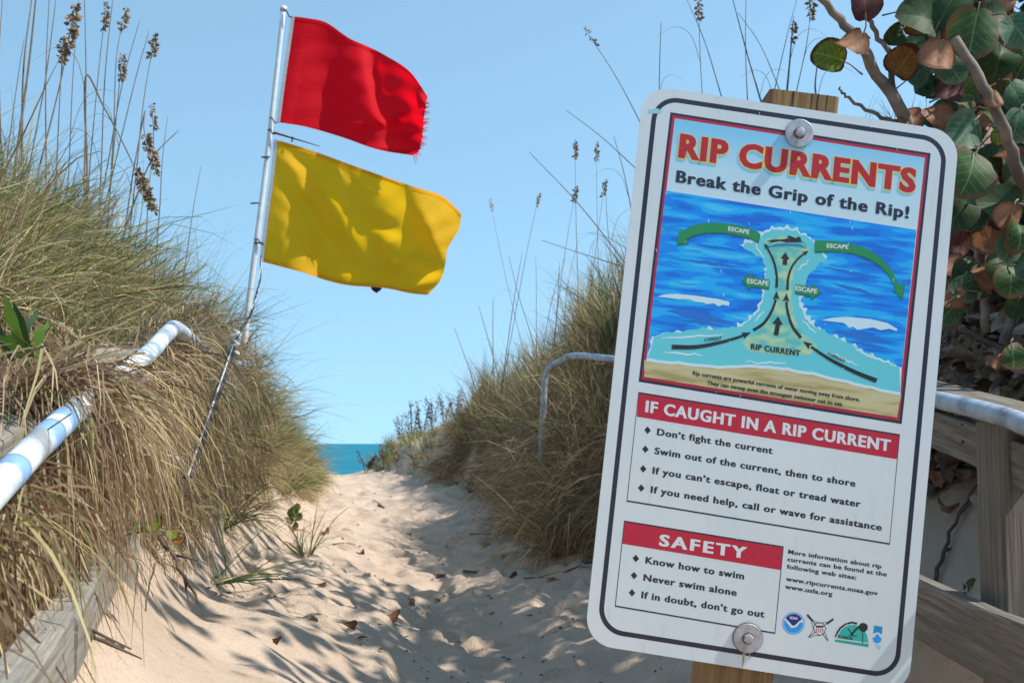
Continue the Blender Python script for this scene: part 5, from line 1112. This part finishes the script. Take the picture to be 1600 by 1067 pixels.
# leaves lying on the sand
FL = [(610, 968, 'b', .10, 'flat pinkish brown leaf in the centre foreground of the path'), (546, 980, 'o', .06, 'small orange leaf left of the flat pinkish one'), (690, 902, 'r', .07, 'dark curled leaf in the middle of the path'), (689, 939, 'r', .06, 'dark leaf on the bright ridge in front of the curled one'),
 (759, 854, 'b', .08, 'brown leaf standing on edge on the shaded sand'), (640, 836, 'b', .07, 'small reddish leaf on the sunlit sand'), (508, 833, 'b', .07, 'reddish leaf on the sunlit sand beside the thin tuft'), (502, 917, 'r', .05, 'small dark leaf at the left edge of the path'),
 (861, 908, 'b', .07, 'pink brown leaf close to the sign\'s edge'), (802, 903, 'r', .06, 'dark red leaf on the shaded sand near the sign'), (564, 866, 'r', .06, 'black leaf bit on the bright sand'), (428, 1008, 'r', .05, 'small dark red leaf at lower left of the path'),
 (644, 945, 'b', .05, 'tiny brown leaf near the path centre'), (788, 870, 'b', .06, 'tiny pale leaf below the right bank'), (495, 970, 'r', .05, 'black speck of leaf left of the orange one'), (930, 925, 'r', .05, 'tiny leaf under the sign\'s left edge')]
for i, (u, v, c, s, lab) in enumerate(FL):
    p = ground_hit(u, v); o = put_leaf(p + Vector((0, 0, .015)), s * 1.1, (rl.uniform(.4, 1), rl.uniform(-.6, .6), rl.uniform(-.05, .25)), (rl.uniform(-.2, .2), -.45, 1), c, rl.choice((2, 3, 4)), None, 'fallen_leaf')
    o['label'] = lab; o['category'] = 'leaf'; o['group'] = 'dead leaves lying on the path'
# litter crumbs
V = []; Fc = []; r = random.Random(99)
for k in range(620):
    y = 4.6 + 14 * r.random() ** 1.6; x = r.uniform(-2.3, .95); 
    s = r.uniform(.003, .0095) * (1 + y * .05); z = HD(x, y) + .004; a = r.uniform(0, 6.28); l_ = s * r.uniform(1, 3.2)
    d = Vector((math.cos(a), math.sin(a), 0)) * l_; e_ = Vector((-math.sin(a), math.cos(a), 0)) * s * .5; p = Vector((x, y, z)); b0 = len(V); up = Vector((0, 0, s * .7))
    V += [tuple(p - d), tuple(p - e_), tuple(p + d * .6), tuple(p + e_), tuple(p + up)]; Fc += [(b0, b0+1, b0+4), (b0+1, b0+2, b0+4), (b0+2, b0+3, b0+4), (b0+3, b0, b0+4)]
obj('sand_litter', mkmesh('sand_litter', V, Fc), plain('crumb', (.075, .045, .03), .9, 0, .5, 6), label='dark crumbs of leaf and twig scattered over the path', cat='litter', kind='stuff')

# green vine sprigs
def sprig(p0, pts, leaves, label, rad=.003):
    t = thing('vine_sprig', p0, label, 'vine'); obj('stem', MB().tube(local(t, catmull(pts, 4)), rad, 6).mesh('stem', True), M_stalkg, t)
    for (u, v, yd, px, ang, c) in leaves:
        a = math.radians(ang); sz = px / F * yd; put_leaf(at(u, v, yd), sz, (math.cos(a), -.2, math.sin(a)), (.3, -.6, .8), c, 1, t, 'leaf', False)
p0 = at(160, 850, 2.6); sprig(p0, [p0, at(200, 835, 2.6), at(235, 825, 2.6), at(285, 838, 2.65)], [(210, 823, 2.6, 30, 190, 'g'), (238, 819, 2.6, 36, 10, 'y'), (268, 834, 2.6, 24, 330, 'y'), (176, 850, 2.55, 42, 0, 'g'), (140, 856, 2.6, 34, 180, 'd'), (278, 842, 2.65, 22, 340, 'o')], 'green leafy vine sprig hanging by the timber edging')
p0 = ground_hit(458, 832); q_ = p0.y; sprig(p0, [p0, at(462, 812, q_), at(458, 795, q_)], [(458, 800, q_, 20, 80, 'g'), (466, 808, q_, 16, 30, 'g'), (452, 812, q_, 16, 150, 'g'), (460, 822, q_, 15, 40, 'g'), (464, 792, q_, 12, 70, 'y')], 'small bright green seedling in the thin tuft', .005)
p0 = ground_hit(735, 770); q_ = p0.y; sprig(p0, [p0, at(735, 764, q_), at(738, 760, q_)], [(732, 763, q_, 15, 160, 'g'), (742, 765, q_, 15, 10, 'g'), (736, 757, q_, 12, 80, 'g')], 'low green seedling at the foot of the right bank', .006)
p0 = at(1513, 945, 3.5); p0.z = H(p0.x, p0.y); sprig(p0, [p0, at(1514, 930, 3.5), at(1513, 912, 3.5)], [(1517, 910, 3.5, 18, 20, 'g'), (1510, 930, 3.5, 18, 160, 'g'), (1518, 944, 3.5, 16, 330, 'g'), (1506, 915, 3.5, 12, 120, 'g')], 'little green seedling behind the lower board of the right fence')
# broad green leaves in the grass at the left edge
p0 = at(10, 560, 2.4)
BRIGHT = flat_leaf('bright_blade', (.16, .30, .04), .4)
t = thing('broad_leaf_plant', p0, 'bright green broad bladed plant at the left edge above the handrail', 'plant')
for k, (u0, v0, u1, v1) in enumerate(((40, 560, 5, 455), (50, 560, 20, 470), (45, 565, -10, 520), (30, 560, 60, 480), (60, 560, 75, 500), (20, 565, -20, 480))):
    a_, b_ = at(u0, v0, 2.4), at(u1, v1, 2.3 + .04 * k); q = b_ - a_; sd = q.cross(Vector((0, 1, .3))).normalized() * .012; c1 = a_.lerp(b_, .5) + Vector((0, -.02, .015)); th2 = Vector((0, .003, 0))
    V = [a_ - sd * .5, a_ + sd * .5, c1 - sd, c1 + sd, a_.lerp(b_, .8) - sd * .6, a_.lerp(b_, .8) + sd * .6, b_]
    obj('leaf', mkmesh('leaf', [v_ - p0 for v_ in V], [(0, 1, 3, 2), (2, 3, 5, 4), (4, 5, 6)], True), FM['g'] if k % 2 else BRIGHT, t)
print('tris', sum(len(o.data.polygons) for o in bpy.data.objects if o.type == 'MESH'), 'objects', len(bpy.data.objects))
